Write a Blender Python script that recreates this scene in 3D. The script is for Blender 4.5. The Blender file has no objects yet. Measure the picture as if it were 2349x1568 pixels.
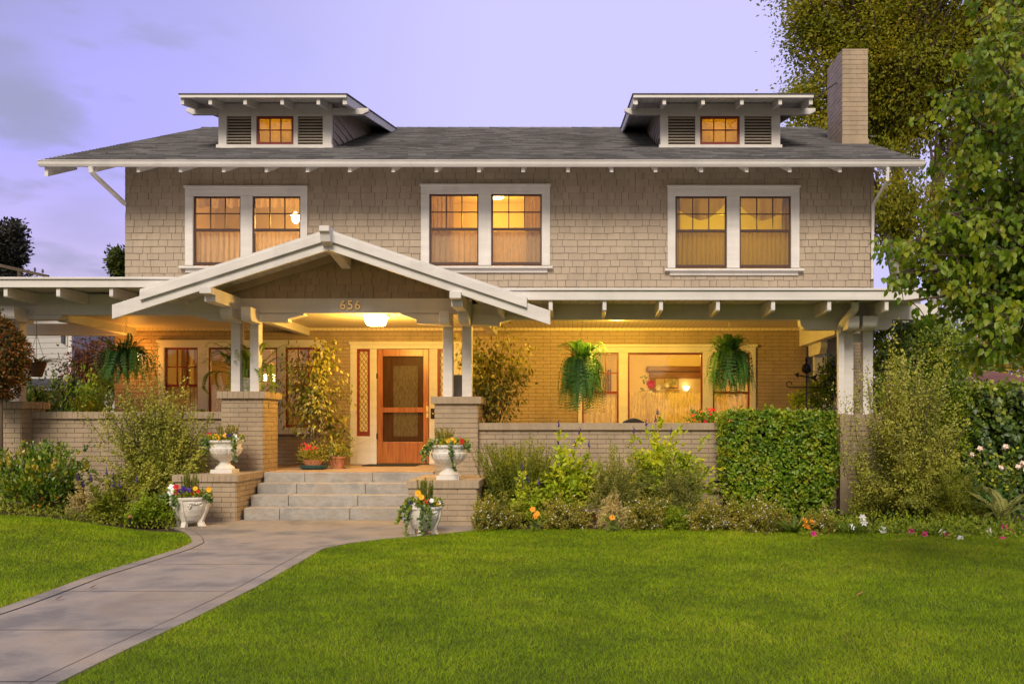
import bpy, math, random
import numpy as np
from mathutils import Vector

C = bpy.context.scene.collection
rng = np.random.default_rng(11)
random.seed(5)
R = math.radians
# ------------------------------------------------------------------ camera, sky, sun, exposure
F, PX, PY, EYE = 2200.0, 1320.0, 970.0, 1.47       # focal length and vanishing point of a 2349 px wide picture
def GX(px, Y): return (px - PX) * Y / F
def GZ(py, Y): return EYE + (PY - py) * Y / F
def GP(px, py, Y): return (GX(px, Y), Y, GZ(py, Y))
def ground(px, py, z=0.0):
    Y = (EYE - z) * F / (py - PY)
    return (GX(px, Y), Y, z)

scene = bpy.context.scene
cam_d = bpy.data.cameras.new('camera')
cam = bpy.data.objects.new('camera', cam_d); C.objects.link(cam)
cam.location = (0, 0, EYE); cam.rotation_euler = (R(90), 0, 0)
cam_d.sensor_width = 36.0; cam_d.sensor_fit = 'HORIZONTAL'
cam_d.lens = 36.0 * F / 2349.0
cam_d.shift_x = -(PX - 1174.5) / 2349.0
cam_d.shift_y = (PY - 784.0) / 2349.0
cam_d.clip_end = 3000
scene.camera = cam
scene.view_settings.view_transform = 'Standard'
scene.view_settings.look = 'None'
scene.view_settings.gamma = 1.0
scene.view_settings.exposure = 0.0
scene.cycles.use_denoising = True
scene.cycles.max_bounces = 8
scene.cycles.transparent_max_bounces = 16
scene.cycles.sample_clamp_indirect = 6.0

SUN_EL, SUN_AZ = 38.0, 186.0     # afterglow behind the camera; azimuth clockwise from +Y
world = bpy.data.worlds.new('World'); scene.world = world; world.use_nodes = True
wn = world.node_tree; wn.nodes.clear()
def N(t, kind, **kw):
    n = t.nodes.new(kind)
    for k, v in kw.items(): setattr(n, k, v)
    return n
def ramp(t, fac, stops, interp='LINEAR'):
    n = t.nodes.new('ShaderNodeValToRGB'); cr = n.color_ramp; cr.interpolation = interp
    while len(cr.elements) < len(stops): cr.elements.new(0.5)
    for e, (p, c) in zip(cr.elements, stops):
        e.position = p; e.color = (c[0], c[1], c[2], 1)
    if fac is not None: t.links.new(fac, n.inputs[0])
    return n.outputs[0]
def maprange(t, v, a, b, c=0.0, d=1.0, smooth=True):
    n = N(t, 'ShaderNodeMapRange'); n.interpolation_type = 'SMOOTHSTEP' if smooth else 'LINEAR'
    n.inputs[1].default_value = a; n.inputs[2].default_value = b; n.inputs[3].default_value = c; n.inputs[4].default_value = d
    t.links.new(v, n.inputs[0]); return n.outputs[0]
def mixc(t, fac, a, b, mode='MIX'):
    n = N(t, 'ShaderNodeMix', data_type='RGBA', blend_type=mode)
    for s, v in ((n.inputs[0], fac), (n.inputs[6], a), (n.inputs[7], b)):
        if isinstance(v, (int, float)): s.default_value = v
        elif isinstance(v, tuple): s.default_value = (v[0], v[1], v[2], 1)
        else: t.links.new(v, s)
    return n.outputs[2]
def math_(t, op, a, b=None):
    n = N(t, 'ShaderNodeMath', operation=op)
    for s, v in ((n.inputs[0], a), (n.inputs[1], b)):
        if v is None: continue
        if isinstance(v, (int, float)): s.default_value = v
        else: t.links.new(v, s)
    return n.outputs[0]
tc = N(wn, 'ShaderNodeTexCoord'); sep = N(wn, 'ShaderNodeSeparateXYZ')
wn.links.new(tc.outputs['Generated'], sep.inputs[0])
sx, sy, sz = sep.outputs
front = ramp(wn, maprange(wn, sz, 0.0, 0.5, smooth=False), [(0, (.64, .55, .86)), (.14, (.60, .55, .95)), (.4, (.622, .585, 1.01)), (.9, (.625, .592, 1.01))])
left = ramp(wn, maprange(wn, sz, 0.0, 0.5, smooth=False), [(0, (.62, .50, .78)), (.28, (.61, .51, .84)), (.48, (.47, .43, 1.0)), (.62, (.46, .43, 1.0)), (.85, (.37, .36, .68))])
col = mixc(wn, maprange(wn, sx, -.06, -.44), front, left)
nz = N(wn, 'ShaderNodeTexNoise'); mp = N(wn, 'ShaderNodeMapping')
mp.inputs['Scale'].default_value = (3.0, 3.0, 9.0); mp.inputs['Rotation'].default_value = (0, R(28), 0)
wn.links.new(tc.outputs['Generated'], mp.inputs[0]); wn.links.new(mp.outputs[0], nz.inputs[0])
nz.inputs['Scale'].default_value = 3.2; nz.inputs['Detail'].default_value = 5
cl = math_(wn, 'MULTIPLY', maprange(wn, nz.outputs[0], .50, .68), maprange(wn, sx, -.22, -.46))
cl = math_(wn, 'MULTIPLY', cl, .75)
col = mixc(wn, cl, col, (.36, .35, .56))
def dirpx(px, py): v = Vector((px - PX, F, PY - py)).normalized(); return tuple(v)
for cdir, r0_, r1_, amt in ((dirpx(10, 195), .0, .050, .75), (dirpx(60, 225), .0, .052, .8), (dirpx(115, 262), .0, .036, .65), (dirpx(165, 285), .0, .026, .4), (dirpx(90, 300), .0, .03, .35), (dirpx(190, 480), -.01, .04, .3), (dirpx(140, 600), -.01, .05, .3), (dirpx(690, 118), -.02, .03, .16), (dirpx(-80, -20), .01, .12, .5)):
    vm = N(wn, 'ShaderNodeVectorMath', operation='DISTANCE'); wn.links.new(tc.outputs['Generated'], vm.inputs[0]); vm.inputs[1].default_value = cdir
    dd = math_(wn, 'ADD', vm.outputs['Value'], math_(wn, 'MULTIPLY', math_(wn, 'SUBTRACT', nz.outputs[0], .5), .10))
    col = mixc(wn, math_(wn, 'MULTIPLY', maprange(wn, dd, r1_, r0_), amt), col, (.345, .345, .56))
back = ramp(wn, maprange(wn, sz, 0.0, 0.9, smooth=False), [(0, (.60, .48, .39)), (.3, (.51, .46, .45)), (1, (.58, .56, .68))])
col = mixc(wn, maprange(wn, sy, .25, -.35), col, back)
bg = N(wn, 'ShaderNodeBackground'); wn.links.new(col, bg.inputs[0]); bg.inputs[1].default_value = 1.03
sky = N(wn, 'ShaderNodeTexSky'); sky.sky_type = 'NISHITA'; sky.sun_disc = False
sky.sun_elevation = R(SUN_EL); sky.sun_rotation = R(SUN_AZ)
bg2 = N(wn, 'ShaderNodeBackground'); wn.links.new(sky.outputs[0], bg2.inputs[0]); bg2.inputs[1].default_value = 0.006
ad = N(wn, 'ShaderNodeAddShader'); wn.links.new(bg.outputs[0], ad.inputs[0]); wn.links.new(bg2.outputs[0], ad.inputs[1])
wo = N(wn, 'ShaderNodeOutputWorld'); wn.links.new(ad.outputs[0], wo.inputs[0])

sl = bpy.data.lights.new('afterglow_sun', 'SUN'); sl.energy = 3.35; sl.angle = R(22); sl.color = (1.0, .86, .68)
so = bpy.data.objects.new('afterglow_sun', sl); C.objects.link(so)
az, el = R(SUN_AZ), R(SUN_EL)
sd = Vector((math.sin(az) * math.cos(el), math.cos(az) * math.cos(el), math.sin(el)))
so.rotation_euler = sd.to_track_quat('Z', 'Y').to_euler()
so.location = sd * 40

# ------------------------------------------------------------------ materials
MATS = {}
def base_mat(name, rough=.6, spec=.35):
    m = bpy.data.materials.new(name); m.use_nodes = True; t = m.node_tree; t.nodes.clear()
    o = N(t, 'ShaderNodeOutputMaterial'); b = N(t, 'ShaderNodeBsdfPrincipled')
    b.inputs['Roughness'].default_value = rough; b.inputs['Specular IOR Level'].default_value = spec
    t.links.new(b.outputs[0], o.inputs[0]); MATS[name] = m
    return m, t, b, o
def objco(t, scale=(1, 1, 1)):
    c = N(t, 'ShaderNodeTexCoord'); mp = N(t, 'ShaderNodeMapping'); mp.inputs['Scale'].default_value = scale
    t.links.new(c.outputs['Object'], mp.inputs[0]); return mp.outputs[0]
def noise(t, scale, detail=4, co=None, rough=.55):
    n = N(t, 'ShaderNodeTexNoise'); n.inputs['Scale'].default_value = scale; n.inputs['Detail'].default_value = detail
    n.inputs['Roughness'].default_value = rough
    t.links.new(co if co is not None else objco(t), n.inputs[0]); return n.outputs[0]
def bump(t, b, h, strength=.3, dist=.01):
    n = N(t, 'ShaderNodeBump'); n.inputs['Strength'].default_value = strength; n.inputs['Distance'].default_value = dist
    t.links.new(h, n.inputs['Height']); t.links.new(n.outputs[0], b.inputs['Normal'])
def paint(name, c, var=.08, scale=3.0, rough=.6, spec=.35, bs=.15, bscale=60, metal=0, stretch=(1, 1, 1), rnd=0.0, stain=0.0):
    m, t, b, o = base_mat(name, rough, spec)
    n1 = noise(t, scale, 5, objco(t, stretch)); n2 = noise(t, bscale, 3, objco(t, stretch))
    k = ramp(t, n1, [(.3, tuple(x * (1 - var) for x in c)), (.7, tuple(min(1, x * (1 + var)) for x in c))])
    k = mixc(t, maprange(t, n2, .45, .8, 0, .35), k, tuple(x * (1 - var * 1.6) for x in c))
    if stain: k = mixc(t, maprange(t, noise(t, 1.3, 6, objco(t, (1.7, 1.7, .32)), .65), .46, .68, 0, stain), k, tuple(x * .62 for x in c))
    if rnd:
        a = N(t, 'ShaderNodeAttribute', attribute_name='rnd')
        k = mixc(t, 1.0, k, ramp(t, a.outputs['Fac'], [(0, (1 - rnd,) * 3), (1, (1 + rnd * .6,) * 3)]), 'MULTIPLY')
    t.links.new(k, b.inputs['Base Color']); b.inputs['Metallic'].default_value = metal
    if bs: bump(t, b, n2, bs, .006)
    return m
def leafmat(name, cols, rough=.5, trans=.35, spec=.3):
    m, t, b, o = base_mat(name, rough, spec)
    a = N(t, 'ShaderNodeAttribute', attribute_name='rnd')
    st = [(i / max(1, len(cols) - 1), c) for i, c in enumerate(cols)]
    st = [(p_, (min(.6, c_[0] * 1.95), min(.6, c_[1] * 1.68), c_[2] * .95)) for p_, c_ in st]
    k = ramp(t, a.outputs['Fac'], st)
    n = noise(t, 1.7, 3); k = mixc(t, maprange(t, n, .35, .7, 0, .45), k, tuple(x * .62 for x in cols[len(cols) // 2]))
    t.links.new(k, b.inputs['Base Color'])
    tr = N(t, 'ShaderNodeBsdfTranslucent'); t.links.new(k, tr.inputs[0])
    mx = N(t, 'ShaderNodeMixShader'); mx.inputs[0].default_value = trans
    t.links.new(b.outputs[0], mx.inputs[1]); t.links.new(tr.outputs[0], mx.inputs[2]); t.links.new(mx.outputs[0], o.inputs[0])
    return m
def glassmat(name, refl=.10, tint=(1, 1, 1)):
    m = bpy.data.materials.new(name); m.use_nodes = True; t = m.node_tree; t.nodes.clear()
    o = N(t, 'ShaderNodeOutputMaterial'); tr = N(t, 'ShaderNodeBsdfTransparent'); tr.inputs[0].default_value = (*tint, 1)
    g = N(t, 'ShaderNodeBsdfGlossy'); g.inputs['Roughness'].default_value = .03
    lw = N(t, 'ShaderNodeLayerWeight'); lw.inputs[0].default_value = .5
    f = maprange(t, lw.outputs['Facing'], 0, 1, refl, .9)
    nn = noise(t, 2.2, 2); bp = N(t, 'ShaderNodeBump'); bp.inputs['Strength'].default_value = .06; bp.inputs['Distance'].default_value = .02
    t.links.new(nn, bp.inputs['Height']); t.links.new(bp.outputs[0], g.inputs['Normal'])
    mx = N(t, 'ShaderNodeMixShader'); t.links.new(f, mx.inputs[0]); t.links.new(tr.outputs[0], mx.inputs[1]); t.links.new(g.outputs[0], mx.inputs[2])
    t.links.new(mx.outputs[0], o.inputs[0]); MATS[name] = m; return m
def emit(name, c, s):
    m, t, b, o = base_mat(name, .4)
    b.inputs['Base Color'].default_value = (.8, .75, .6, 1); b.inputs['Emission Color'].default_value = (*c, 1); b.inputs['Emission Strength'].default_value = s
    return m
def clothmat(name, c, trans=.5):
    m, t, b, o = base_mat(name, .9, .1)
    n = noise(t, 22, 5, objco(t, (1, 1, .5)))
    k = ramp(t, n, [(.35, tuple(x * (.72 if 'lace' in name else .9) for x in c)), (.62, c)])
    t.links.new(k, b.inputs['Base Color'])
    tr = N(t, 'ShaderNodeBsdfTranslucent'); t.links.new(k, tr.inputs[0])
    mx = N(t, 'ShaderNodeMixShader'); mx.inputs[0].default_value = trans
    t.links.new(b.outputs[0], mx.inputs[1]); t.links.new(tr.outputs[0], mx.inputs[2]); t.links.new(mx.outputs[0], o.inputs[0])
    return m

M = {}
M['white'] = paint('white_paint', (.65, .625, .60), .09, 2.6, .6, bs=.14, stretch=(.3, 1, 3), stain=.25)
M['brick'] = paint('painted_brick', (.375, .288, .195), .09, 4.0, .62, bs=.35, bscale=45, rnd=.045, stain=.35)
M['mortar'] = paint('painted_mortar', (.17, .135, .10), .08, 5.0, .8)
M['shingle'] = paint('painted_shingle', (.37, .30, .225), .07, 2.5, .65, bs=.25, bscale=30, stretch=(3, 3, .5), rnd=.07, stain=.28)
M['backing'] = paint('shingle_backing', (.075, .06, .048), .05)
M['red'] = paint('red_sash_paint', (.20, .030, .022), .08, 5, .4)
M['brown'] = paint('brown_sash_paint', (.075, .040, .034), .08, 5, .4)
M['concrete'] = None
M['louver'] = paint('louver_paint', (.50, .44, .37), .05)
M['dark'] = paint('dark_void', (.02, .018, .016), .05)
M['iron'] = paint('dark_iron', (.025, .020, .018), .1, 6, .45, .5, metal=.6)
M['brass'] = paint('brass', (.95, .66, .27), .06, 8, .28, .6, metal=.55, bs=.03)
M['urn'] = paint('white_urn_stone', (.72, .69, .64), .06, 6, .55, bs=.15, bscale=40, stain=.4)
M['urn_old'] = paint('weathered_urn_stone', (.66, .62, .55), .12, 7, .65, bs=.35, bscale=35)
M['bark'] = paint('brown_bark', (.10, .075, .055), .25, 8, .85, .2, bs=.6, bscale=25, stretch=(1, 1, .3))
M['greybark'] = paint('grey_bark', (.34, .31, .30), .2, 3, .85, .2, bs=.4, bscale=14, stretch=(1, 1, 2))
M['twig'] = paint('twig', (.13, .10, .06), .2, 9, .8, .2)
M['stem'] = paint('green_stem', (.10, .14, .035), .2, 9, .7, .2)
M['terracotta'] = paint('terracotta', (.42, .17, .08), .12, 6, .75)
M['teal'] = paint('teal_glaze', (.02, .065, .07), .1, 6, .3)
M['wicker'] = paint('woven_white', (.50, .46, .40), .2, 18, .8, bs=.8, bscale=60)
M['coir'] = paint('coir_basket', (.09, .055, .03), .25, 20, .9, bs=.8, bscale=60)
M['soil'] = paint('garden_soil', (.055, .038, .026), .35, 6, .95, .1, bs=1.0, bscale=25)
M['wood'] = paint('dark_mantel_wood', (.16, .065, .028), .2, 5, .35, stretch=(.3, 1, 4))
M['steel'] = paint('chain_steel', (.35, .33, .30), .1, 9, .4, .5, metal=.7)
M['cream'] = paint('cream_room_paint', (.72, .60, .38), .03, 2, .8)
M['mirror'] = paint('dim_mirror', (.40, .31, .16), .15, 3, .4)
M['mat'] = paint('black_doormat', (.02, .018, .016), .2, 40, .95, bs=.8, bscale=90)
M['planter'] = paint('slate_blue_planter', (.06, .07, .10), .1, 5, .5)
M['gap'] = paint('dark_joint', (.16, .125, .10), .2, 9, .9)
M['glass'] = glassmat('window_glass', .06)
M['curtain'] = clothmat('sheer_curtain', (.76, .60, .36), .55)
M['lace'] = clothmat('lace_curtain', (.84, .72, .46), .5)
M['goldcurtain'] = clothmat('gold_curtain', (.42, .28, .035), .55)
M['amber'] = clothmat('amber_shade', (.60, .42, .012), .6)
M['lamp'] = emit('lit_lamp_glass', (1.0, .82, .45), 9.0)
M['bulb'] = emit('lit_bulb', (1.0, .78, .36), 7.0)
M['petal_red'] = paint('red_petal', (.55, .012, .02), .2, 20, .6)
M['petal_yellow'] = paint('yellow_petal', (.85, .42, .01), .15, 20, .6)
M['petal_white'] = paint('white_petal', (.82, .80, .80), .05, 20, .6)
M['petal_purple'] = paint('purple_petal', (.045, .012, .17), .2, 20, .6)
M['petal_pink'] = paint('pink_petal', (.62, .03, .20), .2, 20, .6)
M['petal_rose'] = paint('pale_rose_petal', (.85, .66, .58), .1, 20, .6)
M['petal_orange'] = paint('orange_petal', (.85, .30, .01), .15, 20, .6)

def mk_concrete(name, c1, c2, c3, sc=(1, 1, 1), s1=1.0, streak=0):
    m, t, b, o = base_mat(name, .82, .25)
    n1 = noise(t, s1, 7, objco(t, sc), .62); n2 = noise(t, 4.5, 7, None, .75); n3 = noise(t, 150, 2); n4 = noise(t, .9, 4, objco(t, (1, .6, 1)))
    k = ramp(t, n1, [(.38, c1), (.49, c2), (.60, c3)])
    k = mixc(t, maprange(t, n4, .5, .68, 0, .55), k, tuple(x * .55 for x in c2))
    k = mixc(t, maprange(t, n2, .42, .72, 0, .5), k, tuple(x * .6 for x in c2))
    k = mixc(t, maprange(t, n3, .35, .7, 0, .4), k, tuple(x * .55 for x in c2))
    if streak: k = mixc(t, maprange(t, noise(t, 3, 6, objco(t, (2.2, 2.2, 9)), .7), .5, .7, 0, .4), k, tuple(x * .55 for x in c1))
    t.links.new(k, b.inputs['Base Color']); bump(t, b, n3, .4, .004); return m
M['path'] = mk_concrete('path_concrete', (.175, .165, .148), (.315, .275, .225), (.365, .298, .215))
M['stepstone'] = mk_concrete('step_concrete', (.28, .27, .25), (.41, .38, .34), (.37, .32, .265), s1=2.2, streak=1)
M['floor'] = mk_concrete('porch_floor', (.34, .24, .16), (.42, .30, .19), (.38, .27, .18))

def mk_roof(name, c, bw=.30, rh=.14, ax='xy'):
    m, t, b, o = base_mat(name, .9, .2)
    br = N(t, 'ShaderNodeTexBrick'); t.links.new(objco(t), br.inputs[0])
    br.offset = .5; br.inputs['Scale'].default_value = 1.0
    br.inputs['Brick Width'].default_value = bw; br.inputs['Row Height'].default_value = rh; br.inputs['Mortar Size'].default_value = .007
    br.inputs['Color1'].default_value = (*[x * .78 for x in c], 1); br.inputs['Color2'].default_value = (*[x * 1.2 for x in c], 1)
    br.inputs['Mortar'].default_value = (*[x * .38 for x in c], 1); br.inputs['Bias'].default_value = 0
    n = noise(t, 1.2, 5); n2 = noise(t, 90, 2)
    k = mixc(t, maprange(t, n, .4, .7, 0, .4), br.outputs[0], tuple(x * .8 for x in c))
    k = mixc(t, maprange(t, n2, .4, .7, 0, .3), k, tuple(x * 1.6 for x in c))
    t.links.new(k, b.inputs['Base Color']); bump(t, b, br.outputs['Fac'], -.5, .012); return m
M['roof'] = mk_roof('grey_roof_shingle', (.085, .083, .090))
M['roof_far'] = mk_roof('dark_far_roof', (.055, .055, .075))
M['roof_red'] = mk_roof('red_tile_roof', (.17, .075, .055), .5, .2)

def mk_boards(name, c, axis, w, gap=.06):
    m, t, b, o = base_mat(name, .55, .35)
    cc = N(t, 'ShaderNodeTexCoord'); s = N(t, 'ShaderNodeSeparateXYZ'); t.links.new(cc.outputs['Object'], s.inputs[0])
    f = math_(t, 'FRACT', math_(t, 'DIVIDE', s.outputs[axis], w))
    g = math_(t, 'LESS_THAN', f, gap)
    n = noise(t, 3, 4)
    k = ramp(t, n, [(.3, tuple(x * .93 for x in c)), (.7, c)])
    k = mixc(t, math_(t, 'MULTIPLY', g, .7), k, tuple(x * .35 for x in c))
    t.links.new(k, b.inputs['Base Color']); bump(t, b, math_(t, 'SUBTRACT', 1.0, g), .5, .008); return m
M['ceiling'] = mk_boards('porch_ceiling_boards', (.70, .62, .48), 0, .085, .10)
M['soffit'] = mk_boards('white_soffit_boards', (.66, .63, .60), 0, .14, .06)
M['siding'] = mk_boards('grey_lap_siding', (.50, .48, .46), 2, .155, .12)
m, t, b, o = base_mat('varnished_door_wood', .32, .5)
n = noise(t, 5, 6, objco(t, (6, 6, .5)), .65)
t.links.new(ramp(t, n, [(.3, (.21, .063, .014)), (.55, (.38, .132, .030)), (.75, (.46, .18, .048))]), b.inputs['Base Color']); M['door'] = m
m, t, b, o = base_mat('fly_screen', .8, .1)
b.inputs['Base Color'].default_value = (.05, .028, .012, 1); b.inputs['Alpha'].default_value = .42; M['screen'] = m
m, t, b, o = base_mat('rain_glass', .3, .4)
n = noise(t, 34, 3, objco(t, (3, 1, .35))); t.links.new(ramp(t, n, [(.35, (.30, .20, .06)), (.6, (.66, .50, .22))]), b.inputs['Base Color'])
t.links.new(ramp(t, n, [(.35, (.30, .16, .03)), (.65, (.75, .48, .14))]), b.inputs['Emission Color']); b.inputs['Emission Strength'].default_value = .28; M['rain'] = m  # opaque pane with a faint glow of its own, standing in for light behind
m, t, b, o = base_mat('framed_picture', .6)
t.links.new(ramp(t, noise(t, 14, 4), [(.3, (.05, .09, .03)), (.5, (.25, .22, .08)), (.65, (.45, .30, .12))]), b.inputs['Base Color']); M['picture'] = m

G = dict
L = {}
L['grassblade'] = leafmat('grass_blade', [(.055, .122, .003), (.108, .208, .003), (.166, .280, .005), (.21, .30, .015), (.28, .25, .07)], .6, .35, .15)
L['pitto'] = leafmat('small_greygreen_leaf', [(.085, .115, .022), (.165, .21, .045), (.27, .30, .08), (.34, .36, .14)])
L['broad'] = leafmat('glossy_broad_leaf', [(.022, .060, .010), (.045, .11, .014), (.085, .16, .02), (.14, .19, .022), (.27, .20, .035)], .35, .25, .5)
L['lime'] = leafmat('lime_leaf', [(.11, .19, .015), (.18, .28, .022), (.28, .36, .03), (.34, .36, .04)])
L['needle'] = leafmat('green_needle', [(.065, .095, .014), (.12, .16, .02), (.19, .22, .03)])
L['greygreen'] = leafmat('grey_green_needle', [(.09, .115, .045), (.15, .18, .06), (.22, .24, .10)])
L['mound'] = leafmat('olive_mound_leaf', [(.07, .090, .014), (.13, .150, .022), (.20, .21, .04), (.28, .24, .07)])
L['silver'] = leafmat('silver_leaf', [(.20, .19, .12), (.30, .27, .18), (.42, .36, .24)])
L['bright'] = leafmat('bright_shrub_leaf', [(.07, .13, .010), (.13, .21, .016), (.22, .29, .03)])
L['hedge'] = leafmat('hedge_leaf', [(.024, .066, .008), (.056, .135, .012), (.11, .20, .015), (.20, .25, .025), (.30, .20, .08)], .4, .25, .45)
L['fern'] = leafmat('fern_pinna', [(.018, .075, .030), (.040, .14, .045), (.075, .20, .06)], .5, .35)
L['fernwarm'] = leafmat('yellow_fern_pinna', [(.05, .10, .010), (.11, .18, .018), (.20, .25, .03)], .5, .35)
L['ficus'] = leafmat('ficus_leaf', [(.05, .075, .012), (.10, .13, .02), (.19, .20, .035), (.26, .24, .06)], .4, .3, .5)
L['ivy'] = leafmat('ivy_leaf', [(.012, .035, .006), (.028, .065, .010), (.06, .11, .016), (.15, .18, .03)], .4, .25, .45)
L['vine'] = leafmat('vine_leaf', [(.03, .070, .008), (.065, .12, .014), (.15, .22, .02), (.26, .30, .03)], .4, .3, .4)
L['dark'] = leafmat('dark_foliage', [(.02, .038, .010), (.04, .065, .016), (.075, .10, .024)])
L['bigtree'] = leafmat('autumn_green_leaf', [(.076, .118, .016), (.138, .180, .020), (.22, .235, .024), (.30, .25, .026)], .5, .55)
L['pear'] = leafmat('pear_leaf', [(.036, .090, .008), (.070, .145, .012), (.115, .185, .014), (.16, .215, .018), (.23, .22, .03)], .42, .48, .4)
L['autumn'] = leafmat('yellow_autumn_leaf', [(.14, .15, .015), (.28, .24, .025), (.45, .30, .04), (.40, .24, .15)], .5, .5)
L['maple'] = leafmat('purple_leaf', [(.07, .025, .022), (.12, .05, .035), (.12, .09, .03)])
L['topiary'] = leafmat('reddish_topiary_leaf', [(.022, .036, .008), (.05, .06, .014), (.13, .06, .025), (.20, .08, .035)])
L['pine'] = leafmat('far_pine', [(.018, .022, .030), (.035, .040, .050)])
L['spider'] = leafmat('strap_leaf', [(.10, .11, .015), (.20, .18, .03), (.32, .26, .07)])
L['strap'] = leafmat('green_strap_leaf', [(.05, .11, .015), (.10, .18, .03), (.16, .22, .05)])

# ------------------------------------------------------------------ builders
ORG = {}
def tag(o, label=None, cat=None, group=None, kind=None):
    if label: o['label'] = label
    if cat: o['category'] = cat
    if group: o['group'] = group
    if kind: o['kind'] = kind
    return o
def thing(name, loc, label, cat, group=None):
    o = bpy.data.objects.new(name, None); C.objects.link(o); o.location = loc; o.empty_display_size = .2
    ORG[o] = np.array(loc, float); return tag(o, label, cat, group)
def link_mesh(name, me, mat, parent, verts):
    o = bpy.data.objects.new(name, me); C.objects.link(o)
    if mat: me.materials.append(mat)
    if parent is not None:
        o.parent = parent; ORG[o] = ORG[parent]
    return o
def org_of(parent, v):
    if parent is not None: return ORG[parent]
    if len(v) == 0: return np.zeros(3)
    mn, mx = v.min(0), v.max(0)
    return np.array([(mn[0] + mx[0]) / 2, (mn[1] + mx[1]) / 2, mn[2]])

class MB:
    def __init__(s): s.v = []; s.f = []; s.r = []
    def add(s, vs, fs, rnd=None):
        k = len(s.v); s.v.extend(vs); s.f.extend([tuple(i + k for i in f) for f in fs])
        s.r.extend([random.random() if rnd is None else rnd] * len(vs)); return s
    BF = ((0, 3, 2, 1), (4, 5, 6, 7), (0, 1, 5, 4), (1, 2, 6, 5), (2, 3, 7, 6), (3, 0, 4, 7))
    def box(s, x0, x1, y0, y1, z0, z1):
        if x0 > x1: x0, x1 = x1, x0
        if y0 > y1: y0, y1 = y1, y0
        if z0 > z1: z0, z1 = z1, z0
        return s.add([(x0, y0, z0), (x1, y0, z0), (x1, y1, z0), (x0, y1, z0), (x0, y0, z1), (x1, y0, z1), (x1, y1, z1), (x0, y1, z1)], s.BF)
    def hexa(s, p): return s.add(p, s.BF)
    def prism(s, poly, a, b, axis='y'):
        """poly: (u, v) pairs; extruded along axis from a to b. axis y: (x,z); x: (y,z); z: (x,y)"""
        def p3(u, v, w): return {'y': (u, w, v), 'x': (w, u, v), 'z': (u, v, w)}[axis]
        n = len(poly); vs = [p3(u, v, a) for u, v in poly] + [p3(u, v, b) for u, v in poly]
        fs = [tuple(range(n))[::-1], tuple(range(n, 2 * n))] + [(i, (i + 1) % n, n + (i + 1) % n, n + i) for i in range(n)]
        return s.add(vs, fs)
    def beam(s, p, q, w, h):
        """box beam from p to q, width w (horizontal), height h"""
        p, q = Vector(p), Vector(q); d = (q - p).normalized()
        sd_ = d.cross(Vector((0, 0, 1)))
        sd_ = sd_.normalized() if sd_.length > 1e-4 else Vector((1, 0, 0))
        up = sd_.cross(d).normalized(); a = sd_ * w / 2; b_ = up * h / 2
        return s.hexa([tuple(x) for x in (p - a - b_, p + a - b_, q + a - b_, q - a - b_, p - a + b_, p + a + b_, q + a + b_, q - a + b_)])
    def tube(s, pts, r0, r1=None, n=6, cap=True):
        if r1 is None: r1 = r0
        pts = [Vector(p) for p in pts]; m = len(pts); vs = []; fs = []
        for i, p in enumerate(pts):
            d = (pts[min(i + 1, m - 1)] - pts[max(i - 1, 0)]).normalized()
            a = d.cross(Vector((0.13, 0.27, 1)) if abs(d.z) < .95 else Vector((1, .1, 0))).normalized(); b_ = d.cross(a)
            r = r0 + (r1 - r0) * i / max(1, m - 1)
            for k in range(n):
                th = 2 * math.pi * k / n; vs.append(tuple(p + a * (r * math.cos(th)) + b_ * (r * math.sin(th))))
        for i in range(m - 1):
            for k in range(n):
                fs.append((i * n + k, i * n + (k + 1) % n, (i + 1) * n + (k + 1) % n, (i + 1) * n + k))
        if cap: fs.append(tuple(range(n))[::-1]); fs.append(tuple(range((m - 1) * n, m * n)))
        return s.add(vs, fs)
    def lathe(s, prof, c=(0, 0, 0), n=24, mod=None, cap=True):
        vs = []; fs = []; m = len(prof)
        for i, (r, z) in enumerate(prof):
            for k in range(n):
                th = 2 * math.pi * k / n; rr = r * (mod(i, th) if mod else 1)
                vs.append((c[0] + rr * math.cos(th), c[1] + rr * math.sin(th), c[2] + z))
        for i in range(m - 1):
            for k in range(n): fs.append((i * n + k, i * n + (k + 1) % n, (i + 1) * n + (k + 1) % n, (i + 1) * n + k))
        if cap: fs.append(tuple(range(n))[::-1]); fs.append(tuple(range((m - 1) * n, m * n)))
        return s.add(vs, fs)
    def ball(s, c, r, n=10, sq=(1, 1, 1)):
        prof = [(max(1e-3, math.sin(math.pi * i / n)) * r, -math.cos(math.pi * i / n) * r * sq[2]) for i in range(n + 1)]
        return s.lathe(prof, c, n + 2)
    def build(s, name, mat, parent=None, smooth=False, bevel=0, kind=None):
        v = np.array(s.v, float).reshape(-1, 3); o_ = org_of(parent, v)
        me = bpy.data.meshes.new(name); me.from_pydata((v - o_).tolist(), [], s.f)
        at = me.attributes.new('rnd', 'FLOAT', 'POINT'); at.data.foreach_set('value', np.array(s.r, 'f'))
        if smooth: me.polygons.foreach_set('use_smooth', [True] * len(me.polygons))
        me.update()
        o = link_mesh(name, me, mat, parent, v)
        if parent is None: o.location = o_; ORG[o] = o_
        if bevel:
            bm_ = o.modifiers.new('bevel', 'BEVEL'); bm_.width = bevel; bm_.segments = 2; bm_.limit_method = 'ANGLE'
        if kind: o['kind'] = kind
        return o

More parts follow.
